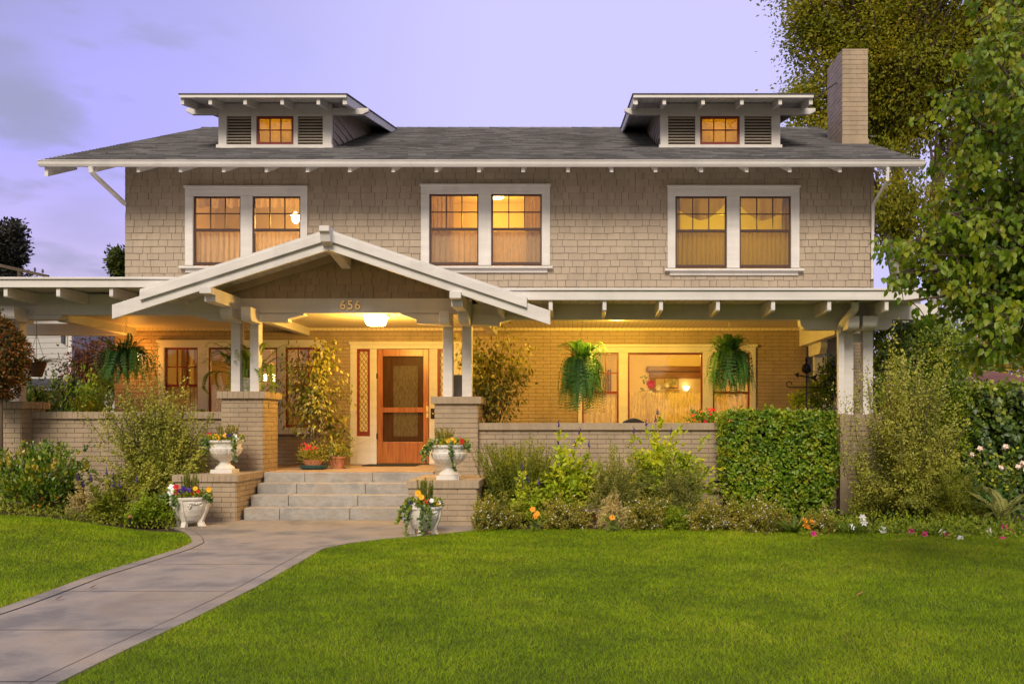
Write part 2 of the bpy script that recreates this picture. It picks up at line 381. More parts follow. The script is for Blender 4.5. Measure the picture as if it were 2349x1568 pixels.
def rects_minus(rect, holes):
    out = [rect]
    for (a0, a1, b0, b1) in holes:
        nxt = []
        for (x0, x1, z0, z1) in out:
            if a1 <= x0 or a0 >= x1 or b1 <= z0 or b0 >= z1: nxt.append((x0, x1, z0, z1)); continue
            if b0 > z0: nxt.append((x0, x1, z0, b0))
            if b1 < z1: nxt.append((x0, x1, b1, z1))
            zz0, zz1 = max(z0, b0), min(z1, b1)
            if a0 > x0: nxt.append((x0, a0, zz0, zz1))
            if a1 < x1: nxt.append((a1, x1, zz0, zz1))
        out = nxt
    return out
def bricks(mb, u0, u1, z0, z1, to3, holes=(), h=.075, l=.28, proud=.010, g=.008):
    """running bond laid on a face; to3(u, z, d) gives the point d metres outside the face"""
    rows = max(1, round((z1 - z0) / h)); hh = (z1 - z0) / rows
    for r in range(rows):
        a = z0 + r * hh; u = u0 - (l / 2 if r % 2 else 0)
        while u < u1:
            ua, ub = max(u, u0), min(u + l, u1); u += l
            if ub - ua < .03: continue
            p = proud + random.uniform(-.0025, .0025)
            for (x0, x1, c0, c1) in rects_minus((ua + g / 2, ub - g / 2, a + g / 2, a + hh - g / 2), holes):
                if x1 - x0 < .012 or c1 - c0 < .012: continue
                mb.hexa([to3(x0, c0, p), to3(x1, c0, p), to3(x1, c0, -.004), to3(x0, c0, -.004), to3(x0, c1, p), to3(x1, c1, p), to3(x1, c1, -.004), to3(x0, c1, -.004)])
def soldier(mb, u0, u1, z0, z1, to3, w=.085, proud=.008):
    n = max(1, round((u1 - u0) / w)); ww = (u1 - u0) / n
    for i in range(n):
        a, b_ = u0 + i * ww + .003, u0 + (i + 1) * ww - .003; p = proud + random.uniform(-.002, .002)
        mb.hexa([to3(a, z0, p), to3(b_, z0, p), to3(b_, z0, -.004), to3(a, z0, -.004), to3(a, z1, p), to3(b_, z1, p), to3(b_, z1, -.004), to3(a, z1, -.004)])
def fr(y): return lambda u, z, d: (u, y - d, z)            # a face towards the street
def rt(x): return lambda u, z, d: (x + d, u, z)            # a face towards +X
def lf(x): return lambda u, z, d: (x - d, u, z)
def brick_block(x0, x1, y0, y1, z0, z1, h=.075, l=.28):
    mb = MB()
    bricks(mb, x0, x1, z0, z1, fr(y0), h=h, l=l); bricks(mb, y0, y1, z0, z1, rt(x1), h=h, l=l); bricks(mb, y0, y1, z0, z1, lf(x0), h=h, l=l)
    mb.box(x0 + .002, x1 - .002, y0 + .002, y1 - .002, z0, z1 - .002)
    return mb
def brick_cap(x0, x1, y0, y1, z0, z1):
    mb = MB(); mb.box(x0, x1, y0, y1, z0, z1)
    soldier(mb, x0, x1, z0 + .002, z1 - .002, fr(y0)); soldier(mb, y0, y1, z0 + .002, z1 - .002, rt(x1)); soldier(mb, y0, y1, z0 + .002, z1 - .002, lf(x0))
    return mb
def shingles(mb, x0, x1, z0, z1, y, holes=(), course=.2205, clip=None, wr=(.12, .30)):
    n = max(1, round((z1 - z0) / course)); hh = (z1 - z0) / n
    for r in range(n):
        a = z0 + r * hh; x = x0 - random.uniform(0, .15)
        while x < x1:
            w = random.uniform(*wr); xa, xb = max(x, x0), min(x + w, x1); x += w
            if xb - xa < .02: continue
            jig = random.uniform(-.006, .006); th = random.uniform(.014, .021); tl = random.uniform(-.002, .002)
            za, zb = a + jig, a + hh + .004
            if clip:
                xm = (xa + xb) / 2
                if za > clip(xm) - .02: continue
                zl, zr_ = min(zb, clip(xa)), min(zb, clip(xb))
            for (p, q, c, d) in rects_minus((xa + .0038, xb - .0038, za, zb), holes):
                if q - p < .01 or d - c < .01: continue
                d1, d2 = (max(c + .01, min(d, zl)), max(c + .01, min(d, zr_))) if clip else (d, d)
                mb.hexa([(p, y - th - tl, c), (q, y - th + tl, c), (q, y, c), (p, y, c), (p, y - .004, d1), (q, y - .004, d2), (q, y, d2), (p, y, d1)])

# vectorised leaves --------------------------------------------------
def unit(v): return v / np.maximum(np.linalg.norm(v, axis=1, keepdims=True), 1e-9)
def sph(n): return unit(rng.normal(size=(n, 3)))
SHAPES = {'leaf': ([0, .3, .68, 1], [.06, .5, .40, 0]), 'blade': ([0, .5, 1], [.5, .42, 0]), 'ivy': ([0, .12, .45, 1], [.05, .50, .42, 0]),
          'strap': ([0, .25, .5, .75, 1], [.35, .5, .5, .38, 0])}
def mesh_np(name, verts, tris, quads, rnd, mat, parent, smooth=False):
    o_ = org_of(parent, verts); v = (verts - o_).astype('f')
    me = bpy.data.meshes.new(name); me.vertices.add(len(v)); me.vertices.foreach_set('co', v.ravel())
    nt, nq = len(tris), len(quads)
    loops = np.concatenate([tris.ravel(), quads.ravel()]).astype('i'); me.loops.add(len(loops)); me.loops.foreach_set('vertex_index', loops)
    me.polygons.add(nt + nq)
    ls = np.concatenate([np.arange(nt) * 3, nt * 3 + np.arange(nq) * 4]).astype('i')
    me.polygons.foreach_set('loop_start', ls)
    if smooth: me.polygons.foreach_set('use_smooth', np.ones(nt + nq, bool))
    at = me.attributes.new('rnd', 'FLOAT', 'POINT'); at.data.foreach_set('value', rnd.astype('f'))
    me.update(calc_edges=True); me.validate()
    o = link_mesh(name, me, mat, parent, v)
    if parent is None: o.location = o_; ORG[o] = o_
    return o
def leaves(name, mat, parent, pos, tip, nrm, ln, wd, shape='diamond', curl=.0, fold=.12, rnd=None):
    pos = np.asarray(pos, float); n = len(pos); tip = unit(tip); sd_ = unit(np.cross(tip, nrm)); nn = np.cross(sd_, tip)
    ln = np.broadcast_to(np.asarray(ln, float), (n,))[:, None]; wd = np.broadcast_to(np.asarray(wd, float), (n,))[:, None]
    if rnd is None: rnd = rng.random(n)
    if shape == 'diamond':
        mid = pos + tip * ln * .45 + nn * wd * fold * -1
        V = np.stack([pos, mid + sd_ * wd * .5 + nn * wd * 2 * fold, pos + tip * ln - nn * ln * curl, mid - sd_ * wd * .5 + nn * wd * 2 * fold], 1)
        b = (np.arange(n) * 4)[:, None]
        tr = np.concatenate([b + [0, 1, 2], b + [0, 2, 3]]); q = np.zeros((0, 4), int); k = 4
    elif shape == 'tri':
        V = np.stack([pos - sd_ * wd * .5, pos + sd_ * wd * .5, pos + tip * ln - nn * ln * curl], 1)
        b = (np.arange(n) * 3)[:, None]; tr = b + [0, 1, 2]; q = np.zeros((0, 4), int); k = 3
    else:
        ts, ws = SHAPES[shape]; S = []
        for t_, w_ in zip(ts, ws):
            m_ = pos + tip * ln * t_ - nn * ln * curl * t_ * t_
            S += [m_ + sd_ * wd * w_ + nn * wd * w_ * fold * 2, m_, m_ - sd_ * wd * w_ + nn * wd * w_ * fold * 2]
        V = np.stack(S, 1); k = 3 * len(ts); b = (np.arange(n) * k)[:, None]; qs = []
        for i in range(len(ts) - 1):
            a = 3 * i; qs += [b + [a, a + 1, a + 4, a + 3], b + [a + 1, a + 2, a + 5, a + 4]]
        q = np.concatenate(qs); tr = np.zeros((0, 3), int)
    return mesh_np(name, V.reshape(-1, 3), tr, q, np.repeat(rnd, k), mat, parent)
def merge_leaf(sets):
    return [np.concatenate([s[i] for s in sets]) for i in range(len(sets[0]))]
def clumps(c, rad, nc, per, cr, shell=.45, zmin=-9, flat=1.0):
    d = sph(nc); u = shell + (1 - shell) * rng.random(nc) ** .7
    lob = sph(9); lob[:, 2] = np.abs(lob[:, 2]) * .9 + .05; lob = unit(lob); u = u * (.72 + .46 * np.exp(-((np.arccos(np.clip(d @ lob.T, -1, 1)) / .42) ** 2)).max(1))
    cc = np.array(c) + d * u[:, None] * np.array(rad); cc = cc[cc[:, 2] > zmin]
    k = rng.integers(int(per * .5), int(per * 1.5) + 1, len(cc)); idx = np.repeat(np.arange(len(cc)), k)
    p = cc[idx] + rng.normal(size=(len(idx), 3)) * cr * np.array([1, 1, flat])
    hue = rng.random(len(cc))[idx] * .72 + rng.random(len(idx)) * .28
    return cc, p, hue
def orient(n, out=None, up=.4, droop=0.0):
    t_ = sph(n) * .8
    if out is not None: t_ = t_ + unit(out) * .8
    t_[:, 2] += up - droop
    nr = sph(n) * .7 + np.array([0, -.25, .75])
    return unit(t_), nr

def branchy(mb, base, tips, r0, r1=.006, n=5, wob=.12, share=.35):
    """limbs from a base point to every tip, sharing the first stretch"""
    base = np.array(base, float)
    for tp in tips:
        tp = np.array(tp, float); d = tp - base; l = np.linalg.norm(d)
        m1 = base + d * .35 + np.array([-d[0] * .15, -d[1] * .15, l * .10]) + rng.normal(size=3) * l * wob * .3
        m2 = base + d * .72 + np.array([0, 0, l * .05]) + rng.normal(size=3) * l * wob * .3
        mb.tube([base, m1, m2, tp], r0, r1, n, False)

def shrub(name, label, cat, px, py0, py1, Y, wpx, leafm, size, nc, per, group=None, zb=None, depth=None, up=.4, droop=0, aspect=.55, cr=.28, stems=14, shape='diamond', woody='twig', shell=.35, r0=.012, curl=0, shoots=70, spray=None):
    """bush whose outline spans wpx across at px and runs from py1 (foot) to py0 (top) of the picture grid at depth Y"""
    x = GX(px, Y); zt = GZ(py0, Y); z0 = GZ(py1, Y) if zb is None else zb; w = wpx * Y / F / 2; h = (zt - z0)
    t_ = thing(name, (x, Y, z0), label, cat, group)
    c = (x, Y, z0 + h * .52); rad = (w, depth or w * .8, h * .5)
    if spray:
        ns, nl, rs = spray; nl = int(nl * 1.25); a_ = rng.random(ns) * 6.283; e_ = np.arcsin(rng.random(ns) ** .8 * .995 + .004); lg = rng.uniform(.66, 1.25, ns) * (.86 + .2 * np.sin(a_ * 3 + Y)); dp_ = depth or w * .8
        b0 = np.stack([x + rng.normal(size=ns) * w * .16, Y + rng.normal(size=ns) * dp_ * .12, np.full(ns, z0)], 1)
        en = np.stack([x + np.cos(a_) * np.cos(e_) * w * lg, Y + np.sin(a_) * np.cos(e_) * dp_ * lg, z0 + h * np.maximum(.10, np.sin(e_)) * lg * rng.uniform(.85, 1.08, ns)], 1)
        md = b0 + (en - b0) * .45 + np.array([0, 0, 1.0]) * (h * .16 * np.cos(e_))[:, None]; tt = (.16 + .84 * rng.random((ns, nl)) ** .75)[..., None]
        q = (1 - tt) ** 2 * b0[:, None] + 2 * tt * (1 - tt) * md[:, None] + tt ** 2 * en[:, None]; p = (q + rng.normal(size=q.shape) * rs * (1.25 - .75 * tt)).reshape(-1, 3); cc = en
        hue = np.repeat(rng.random(ns) * .6, nl) + rng.random(ns * nl) * .4; sdir = np.repeat(unit(en - md), nl, 0)
    else: cc, p, hue = clumps(c, rad, nc, per, cr * min(w, h), shell, z0 + .03)
    keep = p[:, 2] > z0 + .01; p, hue = p[keep], hue[keep]
    tp, nr = orient(len(p), p - np.array([x, Y, z0]), up, droop)
    if spray: tp = unit(sdir[keep] * .7 + sph(len(p)) * .75)
    s_ = size * rng.uniform(.65, 1.3, len(p))
    leaves('foliage', leafm, t_, p, tp, nr, s_, s_ * aspect, shape, rnd=hue, curl=curl)
    outer = p[np.argsort(-np.linalg.norm((p - np.array(c)) / np.array(rad), axis=1))[:max(200, len(p) // 6)]]; q = outer[rng.permutation(len(outer))[:shoots]]; k = 15
    d_ = unit(unit(q - np.array([x, Y, z0])) + np.array([0, 0, .55]) + rng.normal(size=q.shape) * .35); l_ = h * rng.uniform(.08, .24, len(q)); f_ = rng.random((len(q), k))
    sp = (q[:, None] + d_[:, None] * (l_[:, None] * f_)[..., None] + rng.normal(size=(len(q), k, 3)) * size * .28).reshape(-1, 3); ok = sp[:, 2] > z0; tp, nr = orient(len(sp), np.repeat(d_, k, 0), up, droop)
    leaves('shoot', leafm, t_, sp[ok], tp[ok], nr[ok], (size * rng.uniform(.55, 1.0, len(sp)))[ok], (size * aspect * rng.uniform(.6, 1.0, len(sp)))[ok], shape, curl=curl, rnd=np.repeat(rng.random(len(q)), k)[ok])['kind'] = 'stuff'
    sb = MB(); sel = cc[rng.permutation(len(cc))[:stems]]
    branchy(sb, (x, Y, z0 - .02), sel, r0, r0 * .3, wob=.12 if not spray else .05)
    sb.build('stem', M[woody], t_)
    return t_, cc, p

def petals(c, nrm, r, n=5, w=.7, cup=.25):
    """one flower: n petals round c facing nrm"""
    nrm = np.array(nrm, float) / np.linalg.norm(nrm); a = np.cross(nrm, [.1, .2, 1]); a /= np.linalg.norm(a); b_ = np.cross(nrm, a)
    mb = MB()
    for k in range(n):
        th = 2 * math.pi * (k + .2 * random.random()) / n; d = a * math.cos(th) + b_ * math.sin(th); s_ = -a * math.sin(th) + b_ * math.cos(th)
        P = [np.array(c), np.array(c) + d * r * .55 + s_ * r * w * .5 + nrm * r * cup * .5, np.array(c) + d * r + nrm * r * cup, np.array(c) + d * r * .55 - s_ * r * w * .5 + nrm * r * cup * .5]
        mb.add([tuple(x) for x in P], [(0, 1, 2, 3)])
    mb.ball(tuple(np.array(c) + nrm * r * .12), r * .2, 5)
    return mb

# ------------------------------------------------------------------ THE HOUSE
W = 18.3                                   # the front wall
FL = 0.68                                  # porch floor
CEIL = 3.28                                # porch ceiling
PF = 15.6                                  # front of the piers and beams
house = thing('house', (-1.5, W, 0), 'two-storey beige shingle and painted brick house with white trim and a deep front porch', 'house')
def wx(px): return GX(px, W)
def wz(py): return GZ(py, W)
XL, XR = wx(287), wx(1997)
# openings: upper windows, lower windows, door
UP = [dict(o=(426, 706, 430, 614), s=[(444, 553), (580, 690)], sy=(450, 607), rail=527, sill=(415, 716, 612, 626)),
      dict(o=(966, 1262, 426, 614), s=[(985, 1098), (1127, 1243)], sy=(445, 607), rail=525, sill=(956, 1268, 612, 626)),
      dict(o=(1531, 1833, 429, 620), s=[(1549, 1667), (1696, 1814)], sy=(450, 613), rail=529, sill=(1524, 1842, 618, 633))]
def hole(o, pad=.03): return (wx(o[0]) + pad, wx(o[1]) - pad, wz(o[3]) + pad, wz(o[2]) - pad)
uh = [hole(u['o']) for u in UP]
ZU0, ZU1 = 3.30, 6.50
mb = MB()
shingles(mb, XL, XR, ZU0, ZU1, W, uh, course=.128)
mb.build('shingle_wall', M['shingle'], house)
mb = MB()
for r_ in rects_minus((XL + .01, XR - .01, ZU0, ZU1), uh): mb.box(r_[0], r_[1], W, W + .12, r_[2], r_[3])
mb.box(XL + .01, XL + .14, W + .12, W + 10, ZU0, ZU1); mb.box(XR - .14, XR - .01, W + .12, W + 10, ZU0, ZU1)
mb.build('wall_backing', M['backing'], house)
mb = MB()                                  # corner board and flared foot on the right
mb.box(XR, XR + .05, W - .03, W + .05, 4.05, ZU1); mb.hexa([(XR, W - .06, 3.6), (XR + .11, W - .06, 3.6), (XR + .11, W + .05, 3.6), (XR, W + .05, 3.6), (XR, W - .03, 4.05), (XR + .05, W - .03, 4.05), (XR + .05, W + .05, 4.05), (XR, W + .05, 4.05)])
mb.build('corner_board', M['shingle'], house)
LOW = [dict(o=(365, 745, 780, 989), s=[(378, 455), (478, 637), (655, 735)], sy=(797, 980), rail=884),
       dict(o=(1326, 1733, 790, 990), s=[(1335, 1419), (1440, 1612), (1635, 1720)], sy=(809, 985), rail=900)]
DO = (804, 1060, 785, 1066)
BXL, BXR = wx(263), wx(1850)
lh = [hole(u['o']) for u in LOW] + [(wx(DO[0]) + .03, wx(DO[1]) - .03, 0, wz(DO[2]) - .03)]
mb = MB()
bricks(mb, BXL, BXR, FL - .2, CEIL + .06, fr(W), lh, h=.0688, l=.282)
bricks(mb, W, W + 1.7, FL - .2, CEIL + .06, rt(BXR), h=.0688, l=.282)
mb.build('brick_wall', M['brick'], house)
mb = MB()
for r_ in rects_minus((BXL, BXR, 0, CEIL + .4), lh): mb.box(r_[0], r_[1], W + .001, W + .2, r_[2], r_[3])
mb.box(BXR - .2, BXR - .001, W + .2, W + 1.7, 0, CEIL + .4)
mb.build('brick_backing', M['mortar'], house)
mb = MB(); bricks(mb, BXR, 6.1, FL - .3, 3.5, fr(W + 1.7), h=.0688, l=.282); mb.box(BXR, 6.1, W + 1.701, W + 1.9, 0, 3.5)
mb.build('recessed_brick_wall', M['brick'], house)

def window(kind, u, frame, sash_w, muntin, upper=True):
    o = u['o']; cw = MB(); zt, zb = wz(o[2]), wz(o[3]); y0 = W - .045
    x0, x1 = wx(o[0]), wx(o[1]); st, sb_ = wz(u['sy'][0]), wz(u['sy'][1])
    if upper: zb = sb_ - .02
    cw.box(x0, x1, y0, W + .10, st, zt)
    if not upper:
        cw.box(x0 - .03, x1 + .03, y0 - .03, y0, zt - .05, zt); cw.box(x0, x1, y0, W + .10, zb, sb_)
    xs = [x0] + [v for s_ in u['s'] for v in (wx(s_[0]), wx(s_[1]))] + [x1]
    for a, b_ in zip(xs[0::2], xs[1::2]): cw.box(a, b_, y0 + .002, W + .10, zb, st)
    if upper: cw.box(x0 - .015, x1 + .015, y0 - .035, y0, zt - .025, zt + .02)
    w_ = cw.build('window', M['white'], house, bevel=.006)
    sl_ = MB()
    if upper:
        s_ = u['sill']; a, b_ = wx(s_[0]), wx(s_[1]); z1 = wz(s_[2])
        sl_.box(a, b_, W - .12, W + .02, z1 - .04, z1); sl_.box(a + .10, b_ - .10, W - .05, W, z1 - .115, z1 - .04)
    else: sl_.box(x0 - .05, x1 + .05, W - .10, W, zb - .05, zb)
    sl_.build('sill', M['white'], w_, bevel=.005)
    for i, (a, b_) in enumerate(u['s']):
        a, b_ = wx(a), wx(b_); rz = wz(u['rail']); fixed = (not upper) and i == 1
        y = W + .015; sm = MB()
        sm.box(a, a + sash_w, y, y + .05, sb_, st); sm.box(b_ - sash_w, b_, y, y + .05, sb_, st)
        sm.box(a + sash_w, b_ - sash_w, y, y + .05, st - sash_w, st); sm.box(a + sash_w, b_ - sash_w, y + .002, y + .05, sb_, sb_ + sash_w * 1.7)
        pm = MB(); pa, pb = a + sash_w, b_ - sash_w
        if fixed: pm.box(pa, pb, y + .022, y + .026, sb_ + sash_w, st - sash_w)
        else:
            sm.box(pa, pb, y - .004, y + .052, rz - .024, rz + .024)
            for k in (1, 2): xm = pa + (pb - pa) * k / 3; sm.box(xm - muntin, xm + muntin, y + .008, y + .042, rz + .024, st - sash_w)
            zm = (rz + st - sash_w) / 2 + .01; sm.box(pa, pb, y + .006, y + .044, zm - muntin, zm + muntin)
            pm.box(pa, pb, y + .022, y + .026, sb_ + sash_w, st - sash_w)
        sm.build('sash', frame, w_)
        pm.build('pane', M['glass'], w_)
    return w_
def drape(parent, x0, x1, z0, z1, y, mat, waves=9, amp=.025, top=None, bottom=None, name='curtain', n=70):
    """gathered cloth hung between x0 and x1; top / bottom: functions of t in 0..1"""
    vs = []; fs = []; ph = random.random() * 6
    rows = 10
    for i in range(n + 1):
        t_ = i / n; x = x0 + (x1 - x0) * t_
        zt = z1 if top is None else top(t_); zb = z0 if bottom is None else bottom(t_)
        for j in range(rows + 1):
            q = j / rows; yy = y + amp * math.sin(t_ * waves * 6.283 + ph + .6 * math.sin(q * 2 + ph)) * (.55 + .45 * (1 - q)) + amp * .4 * math.sin(t_ * waves * 14.1 + ph)
            vs.append((x, yy, zb + (zt - zb) * q))
    for i in range(n):
        for j in range(rows): k = i * (rows + 1) + j; fs.append((k, k + rows + 1, k + rows + 2, k + 1))
    mb = MB(); mb.add(vs, fs); return mb.build(name, mat, parent, smooth=True)
wins = [window('upper', u, M['brown'], .030, .0085) for u in UP]
lwins = [window('lower', u, M['red'], .034, .010, False) for u in LOW]
YC = W + .13
# curtains upstairs
for i, u in enumerate(UP):
    st, sb_, rz = wz(u['sy'][0]), wz(u['sy'][1]), wz(u['rail'])
    for j, (a, b_) in enumerate(u['s']):
        a, b_ = wx(a), wx(b_)
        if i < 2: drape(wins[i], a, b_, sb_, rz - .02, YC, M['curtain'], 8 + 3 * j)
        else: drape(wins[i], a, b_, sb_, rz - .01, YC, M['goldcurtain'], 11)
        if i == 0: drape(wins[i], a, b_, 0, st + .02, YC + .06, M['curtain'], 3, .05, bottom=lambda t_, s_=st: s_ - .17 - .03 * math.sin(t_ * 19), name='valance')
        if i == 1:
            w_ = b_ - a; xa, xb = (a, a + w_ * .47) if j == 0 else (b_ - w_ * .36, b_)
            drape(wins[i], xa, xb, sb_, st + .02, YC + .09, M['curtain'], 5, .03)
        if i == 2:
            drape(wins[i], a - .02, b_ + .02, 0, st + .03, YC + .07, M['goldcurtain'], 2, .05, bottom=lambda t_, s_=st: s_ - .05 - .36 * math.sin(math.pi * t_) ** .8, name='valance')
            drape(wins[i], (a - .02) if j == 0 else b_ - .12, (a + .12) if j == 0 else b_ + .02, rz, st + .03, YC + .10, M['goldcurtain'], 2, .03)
for i, u in enumerate(LOW):
    st, sb_, rz = wz(u['sy'][0]), wz(u['sy'][1]), wz(u['rail'])
    for j, (a, b_) in enumerate(u['s']):
        a, b_ = wx(a), wx(b_)
        if j == 1 and i == 1:
            xm = a + (b_ - a) * .47
            for xa, xb in ((a, xm - .01), (xm + .01, b_)): drape(lwins[i], xa, xb, sb_, rz, YC, M['lace'], 12, .022, top=lambda t_, z=rz: z + .012 * math.sin(t_ * 75))
        else: drape(lwins[i], a, b_, sb_, rz - .01, YC, M['lace'], 13 if j == 1 else 7, .022, top=lambda t_, z=rz: z + .012 * math.sin(t_ * 45))
        if i == 0 and j != 1:
            w_ = b_ - a; drape(lwins[i], a + w_ * .38, a + w_ * .62, rz, st, YC + .05, M['curtain'], 4, .02); drape(lwins[i], a + w_ * .72, b_, rz, st, YC + .07, M['curtain'], 3, .02)

# rooms behind the windows
def room(name, x0, x1, z0, z1, d, mat=None, y0=None):
    mb = MB(); y = y0 or W + .21; t_ = .05
    mb.box(x0, x1, y + d, y + d + t_, z0, z1); mb.box(x0 - t_, x0, y, y + d, z0, z1); mb.box(x1, x1 + t_, y, y + d, z0, z1)
    mb.box(x0, x1, y, y + d, z0 - t_, z0); mb.box(x0, x1, y, y + d, z1, z1 + t_)
    return mb.build(name, mat or M['cream'], house)
def glow(name, loc, power, c=(1, .56, .17), rad=.06):
    l = bpy.data.lights.new(name, 'POINT'); l.energy = power; l.color = c; l.shadow_soft_size = rad
    o = bpy.data.objects.new(name, l); C.objects.link(o); o.location = loc; return o
for i, u in enumerate(UP): room('bedroom_interior', wx(u['o'][0]) - .5, wx(u['o'][1]) + .5, 3.55, 6.30, 2.6)
room('dining_room_interior', wx(365) - .3, wx(745) + .25, FL, CEIL - .02, 3.2)
room('living_room_interior', wx(1326) - .35, wx(1733) + .3, FL, CEIL - .02, 3.2)
room('hall_interior', wx(800), wx(1062), FL, CEIL - .02, 1.2)
WARM = (1.0, .58, .17)
YR = W + 1.6
glow('bedroom_light', (wx(640), W + 1.5, 5.6), 70, (1, .55, .13), .12); glow('bedroom_light', (wx(1120), W + 1.9, 5.75), 62, (1, .50, .05), .12); glow('bedroom_light', (wx(1690), W + 1.4, 5.3), 56, (1, .70, .006), .12)
glow('dining_light', GP(622, 845, YR + .3), 62, (1, .50, .09), .08); glow('living_light', GP(1540, 800, W + 1.5), 112, (1, .60, .10), .15)
glow('hall_light', (wx(930), W + .8, 2.7), 10, (1, .6, .2), .1)
# lamps seen through the glass
t_ = thing('pendant_lamp', GP(678, 497, YR), 'lit glass pendant lamp in the upper left bedroom', 'lamp')
mb = MB(); mb.lathe([(.02, .13), (.04, .10), (.05, .07), (.11, .05), (.06, .02), (.085, -.02), (.06, -.08), (.02, -.12)], GP(678, 500, YR), 16); mb.build('lamp_shade', M['bulb'], t_)
mb = MB(); mb.tube([GP(678, 490, YR), (GX(678, YR), YR, 6.30)], .008); mb.build('rod', M['brass'], t_)
t_ = thing('flush_lamp', GP(1140, 450, YR), 'lit shallow dome lamp at the top of the middle upstairs window', 'lamp')
mb = MB(); mb.lathe([(.02, -.05), (.10, -.035), (.15, 0), (.15, .01)], GP(1140, 452, YR), 16); mb.build('lamp_shade', M['bulb'], t_)
mb = MB(); mb.tube([(GX(1140, YR), YR, GZ(452, YR)), (GX(1140, YR), YR, 6.30)], .01); mb.build('rod', M['brass'], t_)
yc = YR + .3
t_ = thing('chandelier', GP(622, 850, yc), 'brass chain chandelier with bright bulbs in the dining room window', 'chandelier')
mb = MB()
for k in range(5):
    th = k * 1.257 + .3; mb = MB(); mb.ball((GX(622, yc) + .15 * math.cos(th), yc + .15 * math.sin(th), GZ(862 + 8 * (k % 2), yc)), .038, 8); mb.build('bulb', M['bulb'], t_)
mb = MB(); cx, cz = GX(622, yc), GZ(850, yc)
mb.tube([(cx, yc, cz - .1), (cx, yc, CEIL)], .012); mb.lathe([(.02, .12), (.05, .10), (.03, .0), (.06, -.06)], (cx, yc, cz + .05), 10)
for k in range(5): th = k * 1.257 + .3; mb.tube([(cx, yc, cz), (cx + .1 * math.cos(th), yc + .1 * math.sin(th), cz - .16), (cx + .15 * math.cos(th), yc + .15 * math.sin(th), cz - .10)], .008)
mb.build('chain', M['brass'], t_)
yb = W + 3.38                                # back wall of the living room
t_ = thing('mantel_mirror', GP(1560, 905, yb), 'dark wood overmantel with mirror seen through the large living room window', 'mirror')
mb = MB(); a, b_ = GX(1484, yb), GX(1640, yb); mb.box(a, b_, yb - .12, yb, GZ(852, yb), GZ(840, yb)); mb.box(a + .06, b_, yb - .06, yb, GZ(868, yb), GZ(852, yb))
mb.box(a + .06, a + .20, yb - .06, yb, GZ(930, yb), GZ(868, yb)); mb.build('frame', M['wood'], t_, bevel=.01)
mb = MB(); mb.box(a + .20, b_, yb - .03, yb - .005, GZ(930, yb), GZ(868, yb)); mb.build('mirror_glass', M['mirror'], t_)
for k, (pa, pb, qa, qb, lb) in enumerate([(1524, 1556, 866, 890, 'upper framed picture beside the wall lamp in the living room'), (1528, 1558, 894, 912, 'lower framed picture beside the wall lamp in the living room'), (1394, 1402, 848, 902, 'tall narrow framed picture behind the left hanging fern')]):
    t_ = thing('framed_picture', GP((pa + pb) / 2, qb, yb), lb, 'picture', 'pictures in the living room')
    mb = MB(); mb.box(GX(pa, yb), GX(pb, yb), yb - .06, yb - .031, GZ(qb, yb), GZ(qa, yb)); mb.build('frame', M['wood'], t_)
    mb = MB(); mb.box(GX(pa + 2, yb), GX(pb - 2, yb), yb - .065, yb - .06, GZ(qb - 2, yb), GZ(qa + 2, yb)); mb.build('picture', M['picture'], t_)
t_ = thing('wall_sconce', GP(1574, 890, yb - .1), 'lit wall sconce glowing above the lace curtain', 'lamp')
mb = MB(); mb.lathe([(.03, -.05), (.07, .0), (.08, .04)], GP(1574, 890, yb - .12), 12); mb.build('lamp_shade', M['bulb'], t_)
glow('sconce_light', GP(1574, 880, yb - .22), 2.2, (1, .75, .35), .03)
yv = W + .45
t_ = thing('flower_vase', GP(1500, 905, yv), 'vase of red and white flowers behind the living room lace curtain', 'flowers')
mb = MB(); mb.lathe([(.05, -.2), (.07, -.05), (.04, .05)], GP(1500, 912, yv), 12); mb.build('vase', M['urn'], t_)
mb = MB()
for q in ((1478, 862), (1492, 880), (1510, 890), (1530, 886), (1484, 895)): mb.tube([GP(1500, 906, yv), GP((q[0] + 1500) / 2 - 3, (q[1] + 900) / 2, yv), GP(q[0], q[1], yv)], .005)
mb.build('stem', M['stem'], t_)
p = np.array([GP(1476 + random.uniform(-6, 14), random.uniform(862, 900), yv) for _ in range(26)]); tp, nr = orient(26)
leaves('leaf', L['broad'], t_, p, tp, nr, .07, .045)
for q, mm, rr in (((1493, 881), 'petal_red', .09), ((1510, 889), 'petal_white', .06), ((1530, 884), 'petal_white', .06), ((1492, 900), 'petal_white', .05)):
    c = GP(q[0], q[1], yv - .03); b3 = MB()
    for k in range(5): m2 = petals(c, (random.uniform(-.6, .6), -1, random.uniform(-.5, .5)), rr, 8, .6, .3); b3.add(m2.v, m2.f)
    b3.build('flower', M[mm], t_)
# dining room wainscot
mb = MB(); yd = W + 3.40; mb.box(wx(365) - .28, wx(745) + .22, yd - .04, yd, FL, 2.25); mb.box(wx(365) - .28, wx(745) + .22, yd - .12, yd - .04, 2.25, 2.31); mb.build('wainscot', M['wood'], house)

